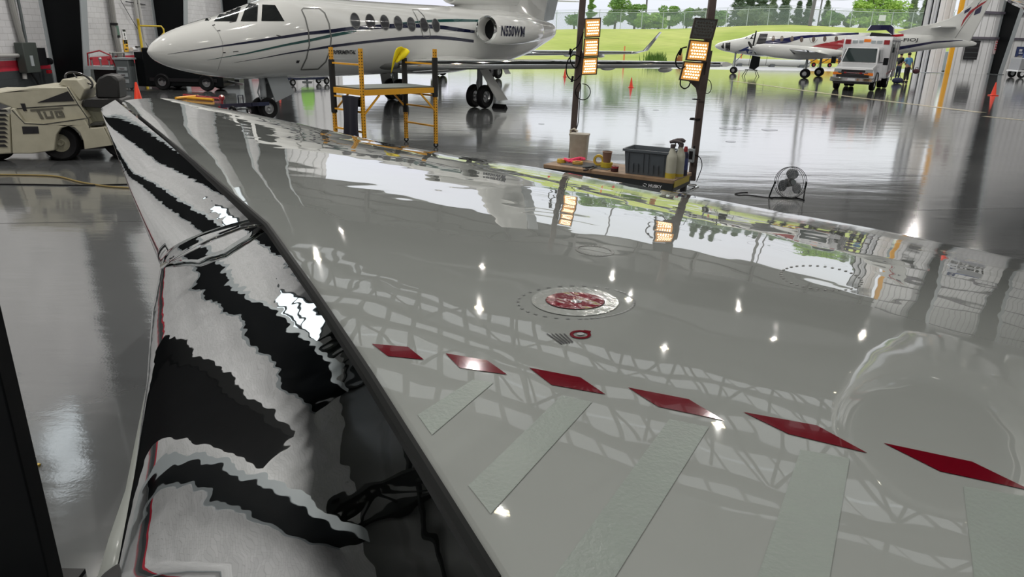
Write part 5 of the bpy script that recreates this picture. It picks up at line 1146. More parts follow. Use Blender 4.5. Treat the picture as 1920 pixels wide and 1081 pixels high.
r_ = root('pink_streamer', bench(1075, 306), 'crumpled neon pink streamer on the left end of the bench', 'streamer'); r_.location.z = TZ+.006
rnd = random.Random(3)
for k_ in range(5):
    pts = [(-.10+.05*i+rnd.uniform(-.02, .02), rnd.uniform(-.05, .04), .010+rnd.uniform(0, .04)) for i in range(5)]
    mb = MB(); mb.grid([[Vector(p)+Vector((0, 0, -.008)), Vector(p)+Vector((rnd.uniform(-.01, .01), .012, .010))] for p in pts]); mb.build('ribbon', PINK, r_, solid=.0015)
YT = mat('yellow_masking_tape', (.62, .42, .05), .5)
def tape(loc, R_, wd, m, label, flat=True, yaw=0):
    r_ = root('tape_roll', loc, label, 'tape roll', None, yaw); ax = (0, 0, 1) if flat else (0, 1, 0); o_ = (0, 0, 0) if flat else (0, -wd/2, R_)
    MB().lathe([(R_*.62, 0), (R_, 0), (R_, wd), (R_*.62, wd), (R_*.62, 0)], o_, ax, 30).build('tape', m, r_); MB().lathe([(R_*.56, .001), (R_*.62, .001), (R_*.62, wd-.001), (R_*.56, wd-.001), (R_*.56, .001)], o_, ax, 24).build('core', mat('cardboard_core', (.35, .24, .14), .8), r_)
    return r_
tape(bench(1053, 305)+Vector((0, .0, .006)), .045, .03, YT, 'yellow tape roll at the far left of the bench beside the pink streamer')
tape(bench(1083, 309)+Vector((0, -.0, .012)), .052, .022, mat('ochre_tape', (.50, .30, .06), .6), 'flat ochre tape roll in front of the cream container')
tape(bench(1122, 311)+Vector((0, 0, .006)), .052, .04, YT, 'yellow tape roll standing upright left of the brown cup', False, tyaw+.3)
tape(bench(1137, 314)+Vector((0, 0, .006)), .058, .045, mat('olive_yellow_tape', (.50, .38, .03), .5), 'yellow tape roll lying under the brown cup')
r_ = root('paper_cup', bench(1137, 314)+Vector((0, 0, .052)), 'brown paper cup standing on a yellow tape roll', 'cup')
MB().lathe([(.001, 0), (.034, 0), (.045, .098), (.047, .100), (.043, .100), (.033, .01), (.001, .01)], n=26).build('cup_body', mat('brown_paper', (.20, .11, .08), .7), r_); MB().lathe([(.044, .096), (.049, .097), (.049, .102), (.044, .103)], n=26).build('rim', mat('tan_rim', (.45, .32, .24), .6), r_)
tape(bench(1152, 321), .036, .03, mat('black_red_tape', (.05, .012, .012), .4), 'small black and red tape roll left of the grey bin')
tape(bench(1152, 321)+Vector((.004, .0, .031)), .034, .018, RED, 'small red tape roll stacked on the black one')
r_ = root('pliers', bench(1112, 315)+Vector((0, 0, .012)), 'dark pliers lying on the mat in front of the upright tape', 'pliers', None, .5)
MB().tube([(-.10, -.028, 0), (-.03, -.015, 0), (0, 0, 0), (.04, .006, 0)], [.009, .009, .012, .005], 8).build('handle', INK, r_); MB().tube([(-.10, .028, 0), (-.03, .015, 0), (0, 0, 0), (.04, -.006, 0)], [.009, .009, .012, .005], 8).build('handle', DGREY, r_)
r_ = root('scraper', bench(1107, 318)+Vector((0, 0, .01)), 'thin pale scraper beside the pliers', 'scraper', None, 1.0); MB().box((0, 0, 0), (.12, .018, .006)).build('blade', STEEL, r_); MB().box((-.09, 0, 0), (.07, .022, .014)).build('handle', INK, r_)
# grey tote
GT = mat('blue_grey_tote_plastic', (.085, .10, .115), .45)
tl = P(1200, 329.5, TZ); r_ = root('storage_tote', tl+Vector((.11, .14, 0)), 'grey ribbed plastic tote in the middle of the bench', 'tote', None, tyaw+.06)
W_, D_, H_ = .44, .30, .225
mb = MB(); mb.loft([rrect(W_-.05, D_-.05, 0, .02), rrect(W_-.02, D_-.02, H_-.02, .02), rrect(W_+.012, D_+.012, H_-.02, .02), rrect(W_+.012, D_+.012, H_, .02), rrect(W_-.02, D_-.02, H_, .02), rrect(W_-.03, D_-.03, H_-.03, .02), rrect(W_-.06, D_-.06, .01, .02)]); mb.build('tote_body', GT, r_, smooth=40)
for i in range(8):
    x = -W_/2+.055+i*(W_-.11)/7
    MB().bar((x, -D_/2+.022, .02), (x, -D_/2+.008, H_-.035 if i in (0, 3, 4, 7) else .10), .008, .014, (0, 1, 0)).build('rib', GT, r_)
for i in range(4):
    y = -D_/2+.06+i*(D_-.12)/3; MB().bar((W_/2-.022, y, .02), (W_/2-.008, y, H_-.035), .008, .014, (1, 0, 0)).build('rib', GT, r_)
# bottles
def spray(px, py, h, rb, liq, body, headc, label, yaw=0, kind=0):
    r_ = root('spray_bottle' if kind == 0 else 'bottle', bench(px, py), label, 'bottle', None, yaw)
    if kind == 0:
        MB().lathe([(.001, 0), (rb, 0), (rb, h*.50), (rb*.92, h*.58), (rb*.45, h*.72), (rb*.38, h*.78), (.001, h*.78)], n=26).build('bottle_body', body, r_)
        MB().lathe([(rb*1.01, .004), (rb*1.01, liq), (rb*.9, liq)], n=26).build('liquid', mat('yellow_liquid', (.55, .42, .05), .25), r_)
        MB().lathe([(rb*.46, h*.76), (rb*.46, h*.84), (rb*.3, h*.86), (.001, h*.86)], n=16).build('collar', headc, r_)
        MB().tube([(.03, 0, h*.90), (.0, 0, h*.93), (-.04, 0, h*.93), (-.085, 0, h*.89)], [.012, .018, .015, .010], 10).build('trigger_head', headc, r_); MB().tube([(-.035, 0, h*.92), (-.055, 0, h*.84), (-.05, 0, h*.76)], .006, 6).build('trigger', headc, r_)
    else:
        MB().lathe([(.001, 0), (rb, 0), (rb, h*.72), (rb*.55, h*.82), (.001, h*.82)], n=24).build('bottle_body', body, r_); MB().lathe([(rb*.55, h*.80), (rb*.6, h*.9), (rb*.35, h), (.001, h)], n=18).build('cap', RED, r_)
        MB().lathe([(rb*1.01, h*.2), (rb*1.01, h*.6)], n=24).build('bottle_label', CBL, r_)
    return r_
CLR = mat('cloudy_clear_plastic', (.50, .50, .42), .25, noise=(7, .5, (.40, .39, .30))); PURP = mat('dull_purple_grey_plastic', (.07, .055, .06), .4)
spray(1256, 334, .35, .046, .05, CLR, PURP, 'clear spray bottle with yellow liquid nearest the bench corner', tyaw+.2+math.pi)
spray(1272, 331, .35, .042, .03, CLR, PURP, 'second clear spray bottle just behind the first', tyaw+.3)
spray(1281, 328, .26, .034, 0, mat('navy_bottle', (.02, .02, .05), .3), PURP, 'dark navy bottle with a red cap beside the right post', 0, 1)
# ================================================================ FLOOR FAN
fl = P(1473, 372); fan = root('floor_fan', fl, 'black wire-cage floor fan standing alone on the glossy floor', 'fan', None, .0)
fcn = Vector((.045, .02, .235)); fax = Vector((.12, -.97, .22)).normalized(); u_ = fax.cross(Vector((0, 0, 1))).normalized(); v_ = u_.cross(fax)
RF = .228; fy_ = BLKPAINT
def fpt(r, a, o=0.0): return fcn+u_*r*math.cos(a)+v_*r*math.sin(a)+fax*o
cg = MB(); 
for o_, rr in ((0, RF), (.05, RF*.99), (-.05, RF*.99)): cg.tube([fpt(rr, 2*math.pi*i/48, o_) for i in range(48)], .0042, 6, closed=True)
cgo = cg.build('cage_ring', fy_, fan)
for sd in (1, -1):
    mb = MB()
    for i in range(36):
        a = 2*math.pi*i/36; mb.tube([fpt(.035, a+.4, sd*.075), fpt(RF*.6, a+.1, sd*.08), fpt(RF*.99, a, sd*.05)], .0013, 4, caps=False)
    for rr, oo in ((RF*.35, .079), (RF*.62, .08), (RF*.85, .066)): mb.tube([fpt(rr, 2*math.pi*i/36, sd*oo) for i in range(36)], .0013, 4, closed=True)
    g_ = mb.build('guard_wires', STEEL, cgo); g_['kind'] = 'stuff'
for k_ in range(3):
    a0 = math.radians(100+120*k_); rows = []
    for i in range(7):
        r = .045+(RF-.075)*i/6; hw = (.30+.42*math.sin(math.pi*min(1, (i+1.2)/7.5)))*.95*(1 if i < 6 else .7); rows.append([fpt(r, a0+hw*(j/3-1), .022*(j/3-1)) for j in range(7)])
    MB().grid(rows).build('fan_blade', mat('grey_fan_blade', (.10, .11, .12), .4), fan, solid=.003)
MB().cyl(fpt(0, 0, .045), fpt(0, 0, -.09), .055, .065, 20).build('motor', fy_, fan); MB().cyl(fpt(0, 0, .086), fpt(0, 0, .078), .04, n=20).build('badge', DGREY, fan)
st_ = MB(); lft, rgt = fpt(RF+.012, math.pi), fpt(RF+.012, 0)
if lft.x > rgt.x: lft, rgt = rgt, lft
MB().tube([lft, lft+Vector((-.03, 0, -.10)), (lft.x-.045, .02, .012), (lft.x-.02, -.05, .010)], .011, 8).build('stand_leg', fy_, fan); MB().tube([rgt, rgt+Vector((.0, 0, -.10)), (rgt.x-.06, -.10, .03), (rgt.x-.075, -.16, .012)], .011, 8).build('stand_leg', fy_, fan)
MB().tube([(lft.x-.045, .0, .012), (rgt.x-.12, -.0, .012), (rgt.x-.06, -.13, .012)], .011, 8).build('stand_base', fy_, fan)
for p in (lft, rgt): MB().sph(p, .017, 10, 8).build('tilt_knob', fy_, fan)
cable([fl+Vector((-.20, .0, .008)), P(1425, 369)+Vector((0, 0, .006)), P(1403, 366)+Vector((0, 0, .006)), P(1385, 366)+Vector((0, 0, .006)), P(1378, 364)+Vector((0, 0, .006)), P(1385, 362)+Vector((0, 0, .006)), P(1402, 361)+Vector((0, 0, .006))], 'fan_cord', 'black fan power cord curled on the floor left of the fan', .006)
# ================================================================ YELLOW SCAFFOLD
SD_ = Vector((-1.62, 14.6, 0)); fv = Vector((.707, -.707, 0))*1.0; gv = Vector((.707, .707, 0))*1.70
Cc = SD_-fv; Aa = Cc-gv; Bb = Aa+fv
SD_ = Bb+gv
sc = root('rolling_scaffold', (Aa+SD_)/2, 'yellow rolling scaffold with plywood deck in front of the jet', 'scaffold')
SH = 1.90
HOLE = mat('dark_punched_hole', (.03, .02, .01), .8)
for nm, (p, q) in (('a', (Aa, Bb)), ('b', (Cc, SD_))):
    for w__ in (p, q):
        po = MB().box(w__+Vector((0, 0, SH/2+.04)), (.06, .06, SH-.08), Euler((0, 0, -.785))).build('post', YEL, sc, world=True)
        mb = MB(); nn = -(Vector((w__.x, w__.y, 0)).normalized())*.0
        for i in range(34):
            c = w__+Vector((0, 0, .12+i*.052))
            for d in (Vector((-.707, -.707, 0)), Vector((.707, -.707, 0))): mb.box(c+d*.0305, (.014, .014, .018), Euler((0, 0, -.785)))
        h_ = mb.build('punched_holes', HOLE, po, world=True); h_['kind'] = 'stuff'
        t_, hh = MB(), MB(); wheel(t_, hh, w__+Vector((0, 0, .05)), (0, 1, 0), .05, .03); q_ = t_.build('caster', BLACK, sc, world=True)
    for z in (.42, .78, 1.02, 1.62): MB().bar(p+Vector((0, 0, z)), q+Vector((0, 0, z)), .045, .03).build('rung', YEL, sc, world=True)
DZ = 1.16
for w__, x__ in ((Aa, Cc), (Bb, SD_)): MB().bar(w__+Vector((0, 0, DZ-.03)), x__+Vector((0, 0, DZ-.03)), .05, .10).build('side_beam', YEL, sc, world=True)
for (w__, x__) in ((Aa, Bb), (Cc, SD_)): MB().bar(w__+Vector((0, 0, DZ-.03)), x__+Vector((0, 0, DZ-.03)), .05, .10).build('end_beam', YEL, sc, world=True)
MB().prism([Aa+Vector((.03, .03, DZ+.02)), Bb+Vector((0, .05, DZ+.02)), SD_+Vector((-.03, -.03, DZ+.02)), Cc+Vector((0, -.05, DZ+.02))], (0, 0, .025)).build('deck', mat('grey_green_deck', (.10, .12, .11), .6), sc, world=True)
for w__, d in ((Cc, -gv), (SD_, -gv), (Aa, gv), (Bb, gv)): MB().bar(w__+Vector((0, 0, .72)), w__+d*.22+Vector((0, 0, DZ-.08)), .03, .03).build('diagonal_brace', YEL, sc, world=True)
FOAM = mat('black_pipe_foam', (.012, .012, .012), .8)
for w__, z0, z1 in ((Aa, .70, 1.68), (Cc, .62, 1.70), (SD_, 1.0, 1.74)): MB().cyl(w__+Vector((0, 0, z0)), w__+Vector((0, 0, z1)), .058, n=14).build('foam_sleeve', FOAM, sc, world=True)
def drape(pts_top, drop, wv, m, name, label, seed=1, cols=10):
    """cloth hanging in folds from a line of points"""
    rnd = random.Random(seed); rows = []; n = 12
    for i in range(n+1):
        t = i/n; row = []
        for j in range(cols+1):
            u = j/cols; p = Vector(pts_top[0]).lerp(Vector(pts_top[1]), u); x = (u-.5)*(1-.15*math.sin(t*3))
            p = Vector(pts_top[0]).lerp(Vector(pts_top[1]), .5+x); p += Vector((-.5, -.85, 0))*(wv*math.sin(u*13+t*1.5)*(.3+t)+.09); p.z -= drop*t*(1+.06*math.sin(u*5)); row.append(p)
        rows.append(row)
    back = [[p+Vector((.05, .085, 0)) for p in rows[0]], [p+Vector((.05, .085, -.18)) for p in rows[0]]]
    o = MB().grid([back[1], back[0]]+rows).build(name, m, solid=.006, smooth=80); return tag(o, label, 'cloth')
m0 = Aa.lerp(Bb, .42)+Vector((0, 0, 1.05)); m1 = Aa.lerp(Bb, .98)+Vector((0, 0, 1.05))
drape((m0, m1), .80, .025, mat('black_cloth', (.012, .012, .022), .9), 'black_cloth', 'black cloth hanging over the left rungs of the scaffold', 2)
y0 = Cc+Vector((-.05, -.02, SH+.03))
rows = []
for i in range(12):
    t = i/11; rows.append([Cc+Vector((-.16-.10*t+.30*u*(1-.35*t), -.10-.06*math.sin(u*7+t*3), SH+.04-(.42*t*(1-.55*u))-abs(u-.45)*.22+.02*math.sin(u*9+t*5))) for u in [j/9 for j in range(10)]])
o = MB().grid(rows).build('yellow_cloth', mat('bright_yellow_cloth', (.80, .66, .01), .85), solid=.008, smooth=80); tag(o, 'bright yellow cloth thrown over the top of a scaffold post', 'cloth')
# ================================================================ TOW BARS, JACK, FLOOR CLUTTER
BLUP = mat('dark_blue_tow_bar', (.012, .018, .05), .4)
def towbar(a, b, label, wheels):
    a, b = Vector(a), Vector(b); r_ = root('tow_bar', a, label, 'tow bar'); d = (b-a).normalized(); sd = Vector((-d.y, d.x, 0))
    mb = MB(); mb.bar(a, b, .10, .10); mb.build('bar', BLUP, r_, world=True)
    MB().prism([b+sd*.0+Vector((0, 0, -.04)), b+d*.25+sd*.16+Vector((0, 0, -.04)), b+d*.5+sd*.14+Vector((0, 0, -.04)), b+d*.45-sd*.14+Vector((0, 0, -.04)), b+d*.2-sd*.16+Vector((0, 0, -.04))], (0, 0, .09)).build('head', BLUP, r_, world=True)
    for t in wheels:
        p = a.lerp(b, t)
        ax_ = MB().cyl(p-sd*.26+Vector((0, 0, -.1)), p+sd*.26+Vector((0, 0, -.1)), .02, n=8).build('axle', STEEL, r_, world=True)
        for s in (1, -1):
            t_, h_ = MB(), MB(); c = p+sd*.26*s; c.z = .15; wheel(t_, h_, c, sd, .15, .07); tt = t_.build('tyre', BLACK, r_, world=True); h_.build('wheel_hub', STEEL, tt, world=True)
        MB().tube([p+Vector((0, 0, .05))-d*.1, p+Vector((0, 0, .25))-d*.1, p+Vector((0, 0, .25))+d*.12, p+Vector((0, 0, .05))+d*.12], .014, 6).build('lift_handle', BLUP, r_, world=True)
    return r_
ngw = FM+FN*6.55
towbar(P(418, 214)+Vector((0, 0, .22)), ngw+Vector((-.25, -.1, .36)), 'dark blue tow bar hitched to the jet nose wheel', (.62,))
towbar(P(614, 157)+Vector((0, 0, .25)), P(535, 161)+Vector((0, 0, .28)), 'dark tow bar with small wheels lying behind the jet', (.12, .92))
MB_ = MB(); ck = root('wheel_chock', FM+Vector((1.75, -1.95, 0)), 'black rubber wheel chock by the near main wheel', 'chock', None, FYAW); MB().prism([(-.30, -.25, 0), (-.10, -.25, 0), (-.2, -.25, .13)], (0, .5, 0)).build('chock_block', BLACK, ck); ck.location = FM+FN*-.35+Vector((.816, -.579, 0))*2.35
hv = root('safety_vest', P(576, 154), 'lime green safety vest seen under the jet belly', 'vest'); 
MB().loft([rrect(.55, .22, .25, .08), rrect(.6, .28, .6, .09), rrect(.5, .22, 1.05, .08), rrect(.3, .15, 1.25, .05)]).build('vest_body', mat('lime_green_fabric', (.35, .75, .12), .8), hv, smooth=60); MB().cyl((0, 0, 0), (0, 0, .3), .05).cyl((0, 0, .0), (0, 0, .04), .22).build('stand', DGREY, hv)
# ================================================================ CREAM TOW TRACTOR
T0 = Vector((-8.5, 11.73, 0)); TT_ = Vector((.966, .258, 0)).normalized(); TN = Vector((-TT_.y, TT_.x, 0))
tug = root('tow_tractor', T0+TT_*.5+TN*.6, 'cream aircraft tow tractor with square grey side lettering at the left edge of the frame', 'tow tractor')
CRM = mat('worn_cream_paint', (.42, .40, .31), .4, noise=(7, .55, (.33, .31, .24)), bump=(40, .15, .004)); CRK = mat('dark_seam', (.03, .03, .025), .6)
def tp(px, py, off=0.0): return PP(px, py, T0+TN*off, TN)
def tpoly(l, off=0.0): return [tp(x, y, off) for x, y in l]
def tprism(l, off, dep): return MB().prism(tpoly(l, off), TN*dep)
body = tprism([(23, 288), (19, 204), (26, 202), (45, 230), (82, 233), (158, 222), (164, 234), (168, 240), (194, 238), (212, 272), (158, 280), (156, 264), (149, 248), (139, 239), (128, 236), (115, 240), (106, 252), (102, 282), (60, 288)], 0, 1.35).build('lower_body', CRM, tug, world=True, bevel=.015)
bk_ = tprism([(-40, 292), (-40, 214), (18, 214), (22, 288)], .06, 1.2).build('front_body', CRM, tug, world=True, bevel=.02)
hd = tprism([(19, 201), (-40, 178), (-40, 172), (0, 172), (62, 163), (126, 163), (146, 192), (165, 221), (158, 224), (82, 235), (46, 232)], .10, 1.12).build('hood', CRM, tug, world=True, bevel=.02)
line = MB()
def tline(l, w_, off, name, m, par): 
    mb = MB(); P_ = [tp(x, y, off) for x, y in l]
    mb.tube(P_, w_, 6); return mb.build(name, m, par, world=True)
tline([(19, 204), (82, 200), (146, 196)], .008, .095, 'hood_seam', CRK, hd)
tline([(146, 196), (165, 221), (82, 233), (46, 231), (22, 206)], .008, -.002, 'panel_seam', CRK, hd)
tline([(126, 163), (146, 195), (166, 224), (168, 240)], .008, -.004, 'panel_seam', CRK, hd)
MB().prism(tpoly([(70, 192), (127, 171), (139, 189)], .085), TN*.02).build('black_triangle_vent', INK, hd, world=True)
MB().prism(tpoly([(41, 237), (71, 237), (73, 250), (43, 251)], -.008), TN*.02).build('black_side_vent', INK, body, world=True)
MB().prism(tpoly([(38, 194), (46, 194), (50, 208), (44, 208)], .085), TN*.02).build('hood_latch', INK, hd, world=True)
TG = mat('faded_brown_grey_lettering', (.10, .095, .075), .6)
def seg(l, name='side_lettering'): return MB().prism(tpoly(l, .088), TN*.012).build(name, TG, hd, world=True)
# TUG in square stencil letters with the long bar of the T
seg([(56, 205), (118, 201), (118, 204), (57, 208.5)]); seg([(68, 208), (73.5, 207.6), (82, 222.5), (76.5, 223)])
seg([(80, 209), (84, 208.7), (88, 218.6), (96, 218), (93, 208.2), (97, 208), (101.5, 221.3), (86, 222.3)])
seg([(101, 208), (116, 207), (117, 210.4), (106, 211), (108.6, 217.2), (116, 216.6), (115.2, 214.4), (111, 214.7), (110, 211.8), (118.5, 211.4), (121.5, 219.6), (106, 220.6)])
for i in range(9):
    y = 205+8.2*i; MB().prism(tpoly([(-30, y), (8, y), (14, y+4.5), (-30, y+4.5)], .045), TN*.03).build('grille_slot', INK, bk_, world=True)
dsh = tprism([(109, 159), (117, 148), (144, 149), (159, 168), (150, 189), (126, 163)], .22, .85).build('dashboard', CRM, tug, world=True, bevel=.015)
sw = tp(148, 151, .6); MB().tube([sw+Vector((.20*math.cos(a)*.966, .20*math.cos(a)*.258+.05*math.sin(a), .0+.115*math.sin(a)-.07*math.cos(a))) for a in [2*math.pi*i/24 for i in range(24)]], .018, 8, closed=True).build('steering_wheel', INK, tug, world=True)
MB().cyl(sw, tp(135, 168, .6), .025).build('steering_column', INK, tug, world=True)
for a in (0, 2.1, 4.2): MB().cyl(sw, sw+Vector((.20*math.cos(a)*.966, .20*math.cos(a)*.258+.05*math.sin(a), .115*math.sin(a)-.07*math.cos(a))), .012, n=6).build('wheel_spoke', INK, tug, world=True)
FOAM2 = mat('black_vinyl_seat', (.008, .008, .008), .5)
seat = tprism([(180, 184), (178, 160), (184, 146), (196, 140), (212, 141), (222, 150), (225, 186)], .30, .50).build('seat_back', FOAM2, tug, world=True, bevel=.05); tprism([(150, 200), (155, 186), (225, 185), (232, 196), (210, 204)], .18, .75).build('seat_cushion', FOAM2, tug, world=True, bevel=.03)
tprism([(158, 222), (160, 200), (215, 200), (214, 236), (168, 239)], .3, .85).build('rear_deck', mat('olive_cream_paint', (.22, .22, .16), .5), tug, world=True)
tprism([(168, 236), (192, 234), (194, 230), (170, 231)], .02, .4).build('step_plate', CRK, tug, world=True)
for px, py, off, r in ((119, 303, .10, .30), (-2, 304, .25, .26), (119, 303, 1.12, .30), (235, 298, .15, .33), (235, 298, 1.1, .33)):
    c = tp(px, py, off); c.z = r; t_, h_ = MB(), MB(); wheel(t_, h_, c+TN*.08, TN, r, .22); tt = t_.build('tyre', BLACK, tug, world=True); h_.build('wheel_hub', mat('hub_cream', (.25, .24, .18), .5), tt, world=True)
tprism([(60, 284), (60, 262), (200, 262), (200, 278)], .35, .6).build('chassis', INK, tug, world=True)
tprism([(195, 238), (260, 234), (270, 262), (255, 270), (212, 272)], .0, 1.35).build('rear_fender', CRM, tug, world=True, bevel=.015)
# ================================================================ LEFT WALL FITTINGS
def wp(px, py, off=.05): return PP(px, py, Vector((X0+off, 0, 0)), Vector((1, 0, 0)))
CND = mat('grey_conduit', (.26, .26, .25), .4); PALEP = mat('pale_pipe_paint', (.42, .42, .41), .4)
def wpipe(l, r, m, name, label, off=.12, cat='pipe', n=10):
    o = MB().tube([wp(x, y, off) for x, y in l], r, n).build(name, m); return tag(o, label, cat)
wpipe([(12, -40), (25, 20), (43, 84)], .10, CND, 'conduit', 'grey conduit pair dropping to the electrical box at far left')
wpipe([(26, -40), (38, 20), (50, 84)], .05, DGREY, 'conduit', 'thin dark conduit beside the grey one above the electrical box')
eb = root('electrical_box', wp(52, 108, .20), 'dark grey electrical disconnect box on the left wall above the tow tractor', 'electrical box')
MB().box((0, 0, 0), (.30, .75, 1.0)).build('box', mat('dark_green_grey_box', (.045, .055, .05), .5), eb, bevel=.02); MB().box((.16, -.05, -.1), (.03, .15, .35)).build('nameplate', LGREY, eb)
sb = MB().box((0, .62, .02), (.26, .45, .6)).build('side_unit', INK, eb); MB().cyl((.1, .9, -.15), (.1, 1.05, -.15), .12, n=14).build('dial', INK, sb); MB().box((.12, .85, -.5), (.08, .2, .12)).build('red_handle', RED, sb)
wpipe([(-20, 105), (36, 104), (41, 108), (47, 148)], .07, PALEP, 'bent_pipe', 'pale pipe bending down the wall at the left edge of the frame')
wpipe([(55, 128), (62, 142), (68, 150), (72, 158)], .035, INK, 'cable_bundle', 'black cables hanging below the electrical box', cat='cable')
wpipe([(202, -40), (216, 60), (231, 138)], .12, CND, 'duct_pipe', 'grey vertical duct pipe with green bands on the left wall', .16)
for y0 in (45, 68): 
    c = wp(205+y0*.20, y0, .16); o = MB().cyl(c-Vector((0, 0, .05)), c+Vector((0, 0, .05)), .15, n=16).build('pipe_band', INK); tag(o, ('upper' if y0 == 45 else 'lower')+' black band around the grey duct pipe', 'band')
c1_, c2_ = wp(215.5, 48, .17), wp(218.5, 66, .17); o = MB().cyl(c1_, c2_, .135, n=14).build('green_pipe_sleeve', mat('sage_green_sleeve', (.11, .19, .15), .5)); tag(o, 'sage green sleeve on the duct pipe between the black bands', 'sleeve')
wpipe([(246, -40), (262, 60), (276, 128)], .08, PALEP, 'downpipe', 'left pale downpipe behind the yellow shower post')
wpipe([(253, -40), (268, 60), (276, 128)], .06, PALEP, 'downpipe', 'right pale downpipe behind the yellow shower post', .10)
wpipe([(212, 99), (214, 120), (222, 144), (224, 180)], .05, DGREY, 'ladder_rail', 'dark hose rail left of the duct pipe', .5, 'rail'); wpipe([(232, 100), (238, 140), (245, 185)], .04, DGREY, 'ladder_rail', 'thin dark rail right of the duct pipe', .4, 'rail'); wpipe([(206, 100), (212, 99), (232, 99)], .035, CND, 'ladder_rail', 'short horizontal grey rail crossing the duct pipe', .45, 'rail')
wpipe([(236, 3), (262, 7), (272, 9)], .02, INK, 'cable_run', 'black cable line crossing the upper wall', .08, 'cable'); wpipe([(226, 0), (248, 38), (262, 60), (282, 96)], .012, INK, 'cable_run', 'thin black cable slanting behind the yellow shower post', .08, 'cable')
# emergency shower
shx = wp(262, 60, .9); SHY = mat('safety_yellow_pipe', (.62, .45, .03), .4)
sh = root('emergency_shower', Vector((shx.x, shx.y, 0)), 'yellow emergency shower and eyewash post against the left wall', 'emergency shower')
def sp_(px, py): return PP(px, py, Vector((shx.x, 0, 0)), Vector((1, 0, 0)))
base_ = Vector((shx.x, shx.y, 0))
MB().tube([Vector((shx.x, shx.y, 0)), Vector((shx.x, shx.y, 2.55+.0))], .055, 10).build('post', SHY, sh, world=True)
tpz = sp_(254, 47); ztop = tpz.z
MB().cyl(Vector((shx.x, shx.y, 2.5)), Vector((shx.x, shx.y, ztop)), .055, n=10).build('upper_pipe', SHY, sh, world=True)
arm_end = Vector((shx.x+.9, shx.y+.15, ztop-.02)); MB().tube([Vector((shx.x, shx.y, ztop-.02)), arm_end, arm_end+Vector((.08, 0, -.12)), arm_end+Vector((.08, 0, -.25))], .035, 8).build('arm', SHY, sh, world=True)
MB().lathe([(.03, 0), (.12, -.10), (.12, -.13), (.001, -.13)], arm_end+Vector((.08, 0, -.25)), n=18).build('shower_head', SHY, sh, world=True)
ew = Vector((shx.x+.45, shx.y, 1.02)); bw = MB().lathe([(.001, -.14), (.12, -.12), (.26, -.02), (.29, .02), (.27, .02), (.11, -.08), (.001, -.09)], ew, n=24).build('eyewash_bowl', SHY, sh, world=True); MB().cyl(Vector((shx.x, shx.y, .92)), ew-Vector((0, 0, .1)), .035).build('bowl_arm', SHY, sh, world=True); MB().sph(ew+Vector((-.1, 0, .07)), (.08, .08, .06), 12, 8).build('nozzle_cover', WHT, bw, world=True)
MB().lathe([(.15, 0), (.15, .02), (.06, .03)], base_, caps=True).build('foot_flange', SHY, sh, world=True)
vb = root('valve_box', wp(252, 92, .15), 'white valve fitting beside the yellow shower post', 'valve'); MB().cyl((-.0, -.25, 0), (.0, .2, 0), .09, n=12).build('valve_body', WHT, vb); MB().box((.1, .1, .1), (.1, .22, .06)).build('lever', INK, vb)
ws = root('wall_sign', wp(236, 86, .02), 'yellow sign with black marks on the wall left of the shower', 'sign'); MB().box((0, 0, 0), (.02, .36, .50)).build('plate', mat('amber_sign', (.75, .42, .03), .5), ws)
for dy, dz, w__ in ((-.06, .12, .14), (.05, .0, .16), (-.03, -.14, .18)): MB().box((.014, dy, dz), (.01, w__, .05)).build('mark', INK, ws)
w2 = root('wall_sign', wp(233.5, 68, .02), 'small white notice with black symbols above the yellow sign', 'sign'); MB().box((0, 0, 0), (.02, .30, .62)).build('plate', WHT, w2)
for dy, dz, w__, h_ in ((0, .24, .24, .09), (0, .07, .06, .12), (0, -.08, .05, .08), (0, -.22, .20, .06)): MB().box((.014, dy, dz), (.01, w__, h_)).build('mark', INK, w2)
# equipment carts by the wall
def wf(px, Y, z=0): p = PY(px, 100, Y); return Vector((p.x, Y, z))
wc = root('charging_cart', wf(190, 27.5), 'grey cart with red gauges and silver fittings behind the tractor seat', 'cart')
MB().box((0, 0, .75), (1.0, .55, .12)).build('shelf', LGREY, wc); MB().box((0, 0, .10), (1.0, .6, .12)).build('base', DGREY, wc); MB().box((0, .15, .42), (.9, .1, .6)).build('back_panel', INK, wc)
for x in (-.32, 0, .32): g_ = MB().cyl((x, -.15, .80), (x, -.15, 1.0), .03, n=8).build('fitting', STEEL, wc); MB().sph((x, -.15, 1.06), .06, 10, 8).build('gauge_bulb', RED if x else STEEL, wc)
MB().tube([(-.5, -.1, .8), (-.4, -.2, 1.25), (0, -.1, 1.35), (.4, -.15, 1.2), (.5, -.1, .8)], .03, 8).build('hose', RED, wc)
w3 = root('tool_trolley', wf(231, 27.5), 'tall narrow trolley with pale drawers right of the tractor seat', 'trolley')
MB().box((0, 0, .55), (.50, .45, 1.0)).build('cabinet', DGREY, w3, bevel=.02); MB().box((0, 0, 1.09), (.62, .55, .06)).build('top', LGREY, w3)
for z in (.30, .52, .74): dr_ = MB().box((0, -.235, z), (.36, .03, .13)).build('drawer', LGREY, w3); MB().box((0, -.26, z), (.16, .02, .03)).build('drawer_handle', STEEL, dr_)
for x in (-.2, .2):
    t_, h_ = MB(), MB(); wheel(t_, h_, (x, -.15, .06), (0, 1, 0), .06, .04); tt = t_.build('caster', BLACK, w3)
gpu = root('ground_power_unit', wf(352, 28.0), 'black ground equipment trailer in the dark under the jet nose', 'ground equipment')
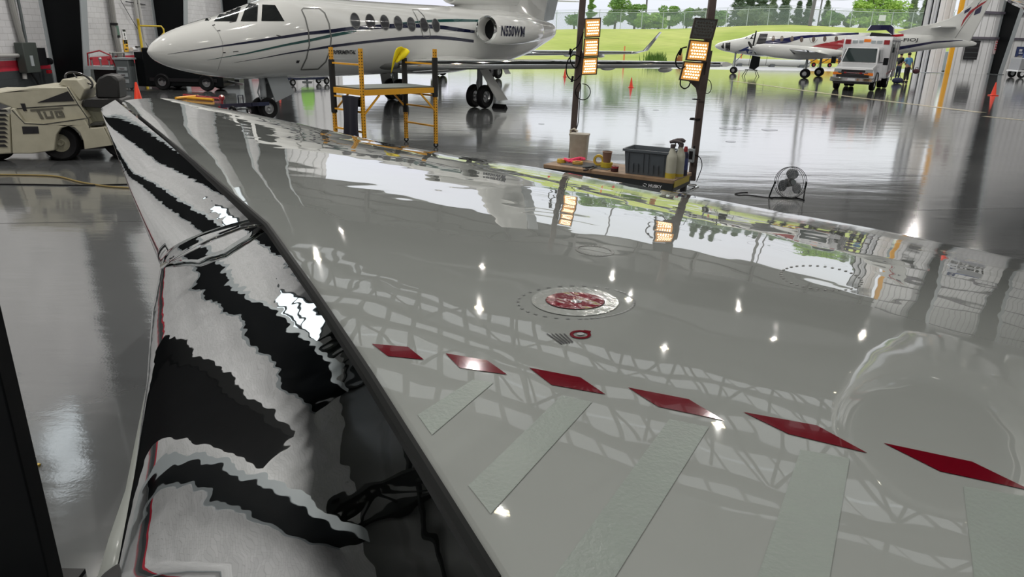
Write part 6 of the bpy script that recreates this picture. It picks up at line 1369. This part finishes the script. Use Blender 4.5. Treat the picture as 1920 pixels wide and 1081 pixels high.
MB().box((0, 0, .82), (2.9, 1.2, 1.35)).build('body', BLKPAINT, gpu, bevel=.05); MB().box((-1.5, .3, .7), (1.0, .8, 1.25)).build('dark_fill_box', BLKPAINT, gpu, bevel=.03); MB().box((0, 0, .38), (2.5, 1.3, .12)).build('deck', INK, gpu); MB().box((.95, -.63, 1.1), (.35, .02, .3)).build('panel', DGREY, gpu)  # body deepened and a black box added to fill the dark area
for x in (-.8, .85):
    for y in (-.6, .6): t_, h_ = MB(), MB(); wheel(t_, h_, (x, y, .30), (0, 1, 0), .30, .18); tt = t_.build('tyre', BLACK, gpu); h_.build('wheel_hub', STEEL, tt)
MB().bar((1.2, 0, .35), (2.1, -.3, .25), .08, .08).build('drawbar', STEEL, gpu)
cb2 = root('metal_cabinet', wf(429, 31.5), 'pale grey cabinet panel with black base seen under the jet nose', 'cabinet')
MB().box((0, 0, .95), (.82, .5, 1.5)).build('cabinet_body', LGREY, cb2, bevel=.02); MB().box((0, 0, .1), (.84, .52, .2)).build('plinth', INK, cb2); MB().box((.38, -.26, .9), (.03, .02, .4)).build('handle', STEEL, cb2)
for i, (a, b, m_, lb_) in enumerate((((345, 181), (412, 188), RED, 'red pole lying on the floor under the jet nose'), ((352, 186), (400, 190), YEL, 'yellow pole lying on the floor beside the red one'), ((330, 187), (372, 183), YEL, 'short yellow pole on the floor near the cone'))):
    o = MB().cyl(P(*a)+Vector((0, 0, .05)), P(*b)+Vector((0, 0, .05)), .045, n=8).build('floor_pole', m_); tag(o, lb_, 'pole')
rb = root('red_lamp_base', P(418, 203), 'small red disc stand on the floor by the tow bar', 'stand'); MB().lathe([(.001, 0), (.14, 0), (.14, .05), (.03, .08), (.03, .25), (.001, .25)]).build('base', RED, rb); MB().sph((0, 0, .30), .09, 12, 8).build('disc', RED, rb)
# cables on the near floor at left, joints and scuffs
cable([P(-30, 327, .012), P(60, 328, .012), P(110, 331, .012), P(150, 341, .012), P(200, 349, .012), P(245, 352, .012)], 'floor_hose', 'ochre hose running across the floor in front of the tow tractor', .014, m=mat('ochre_hose', (.22, .16, .05), .6))
cable([P(-30, 345, .01), P(60, 345.5, .01), P(150, 347, .01), P(245, 345, .01)], 'floor_hose', 'black cord running straight across the floor in front of the tow tractor', .010)
lf = MB().box((0, 0, .006), (.05, .018, .010)); lf = lf.build('tape_scrap', YT); lf.location = P(66, 876); lf.rotation_euler = (0, 0, 1.2); tag(lf, 'small yellow tape scrap on the floor at lower left', 'scrap')
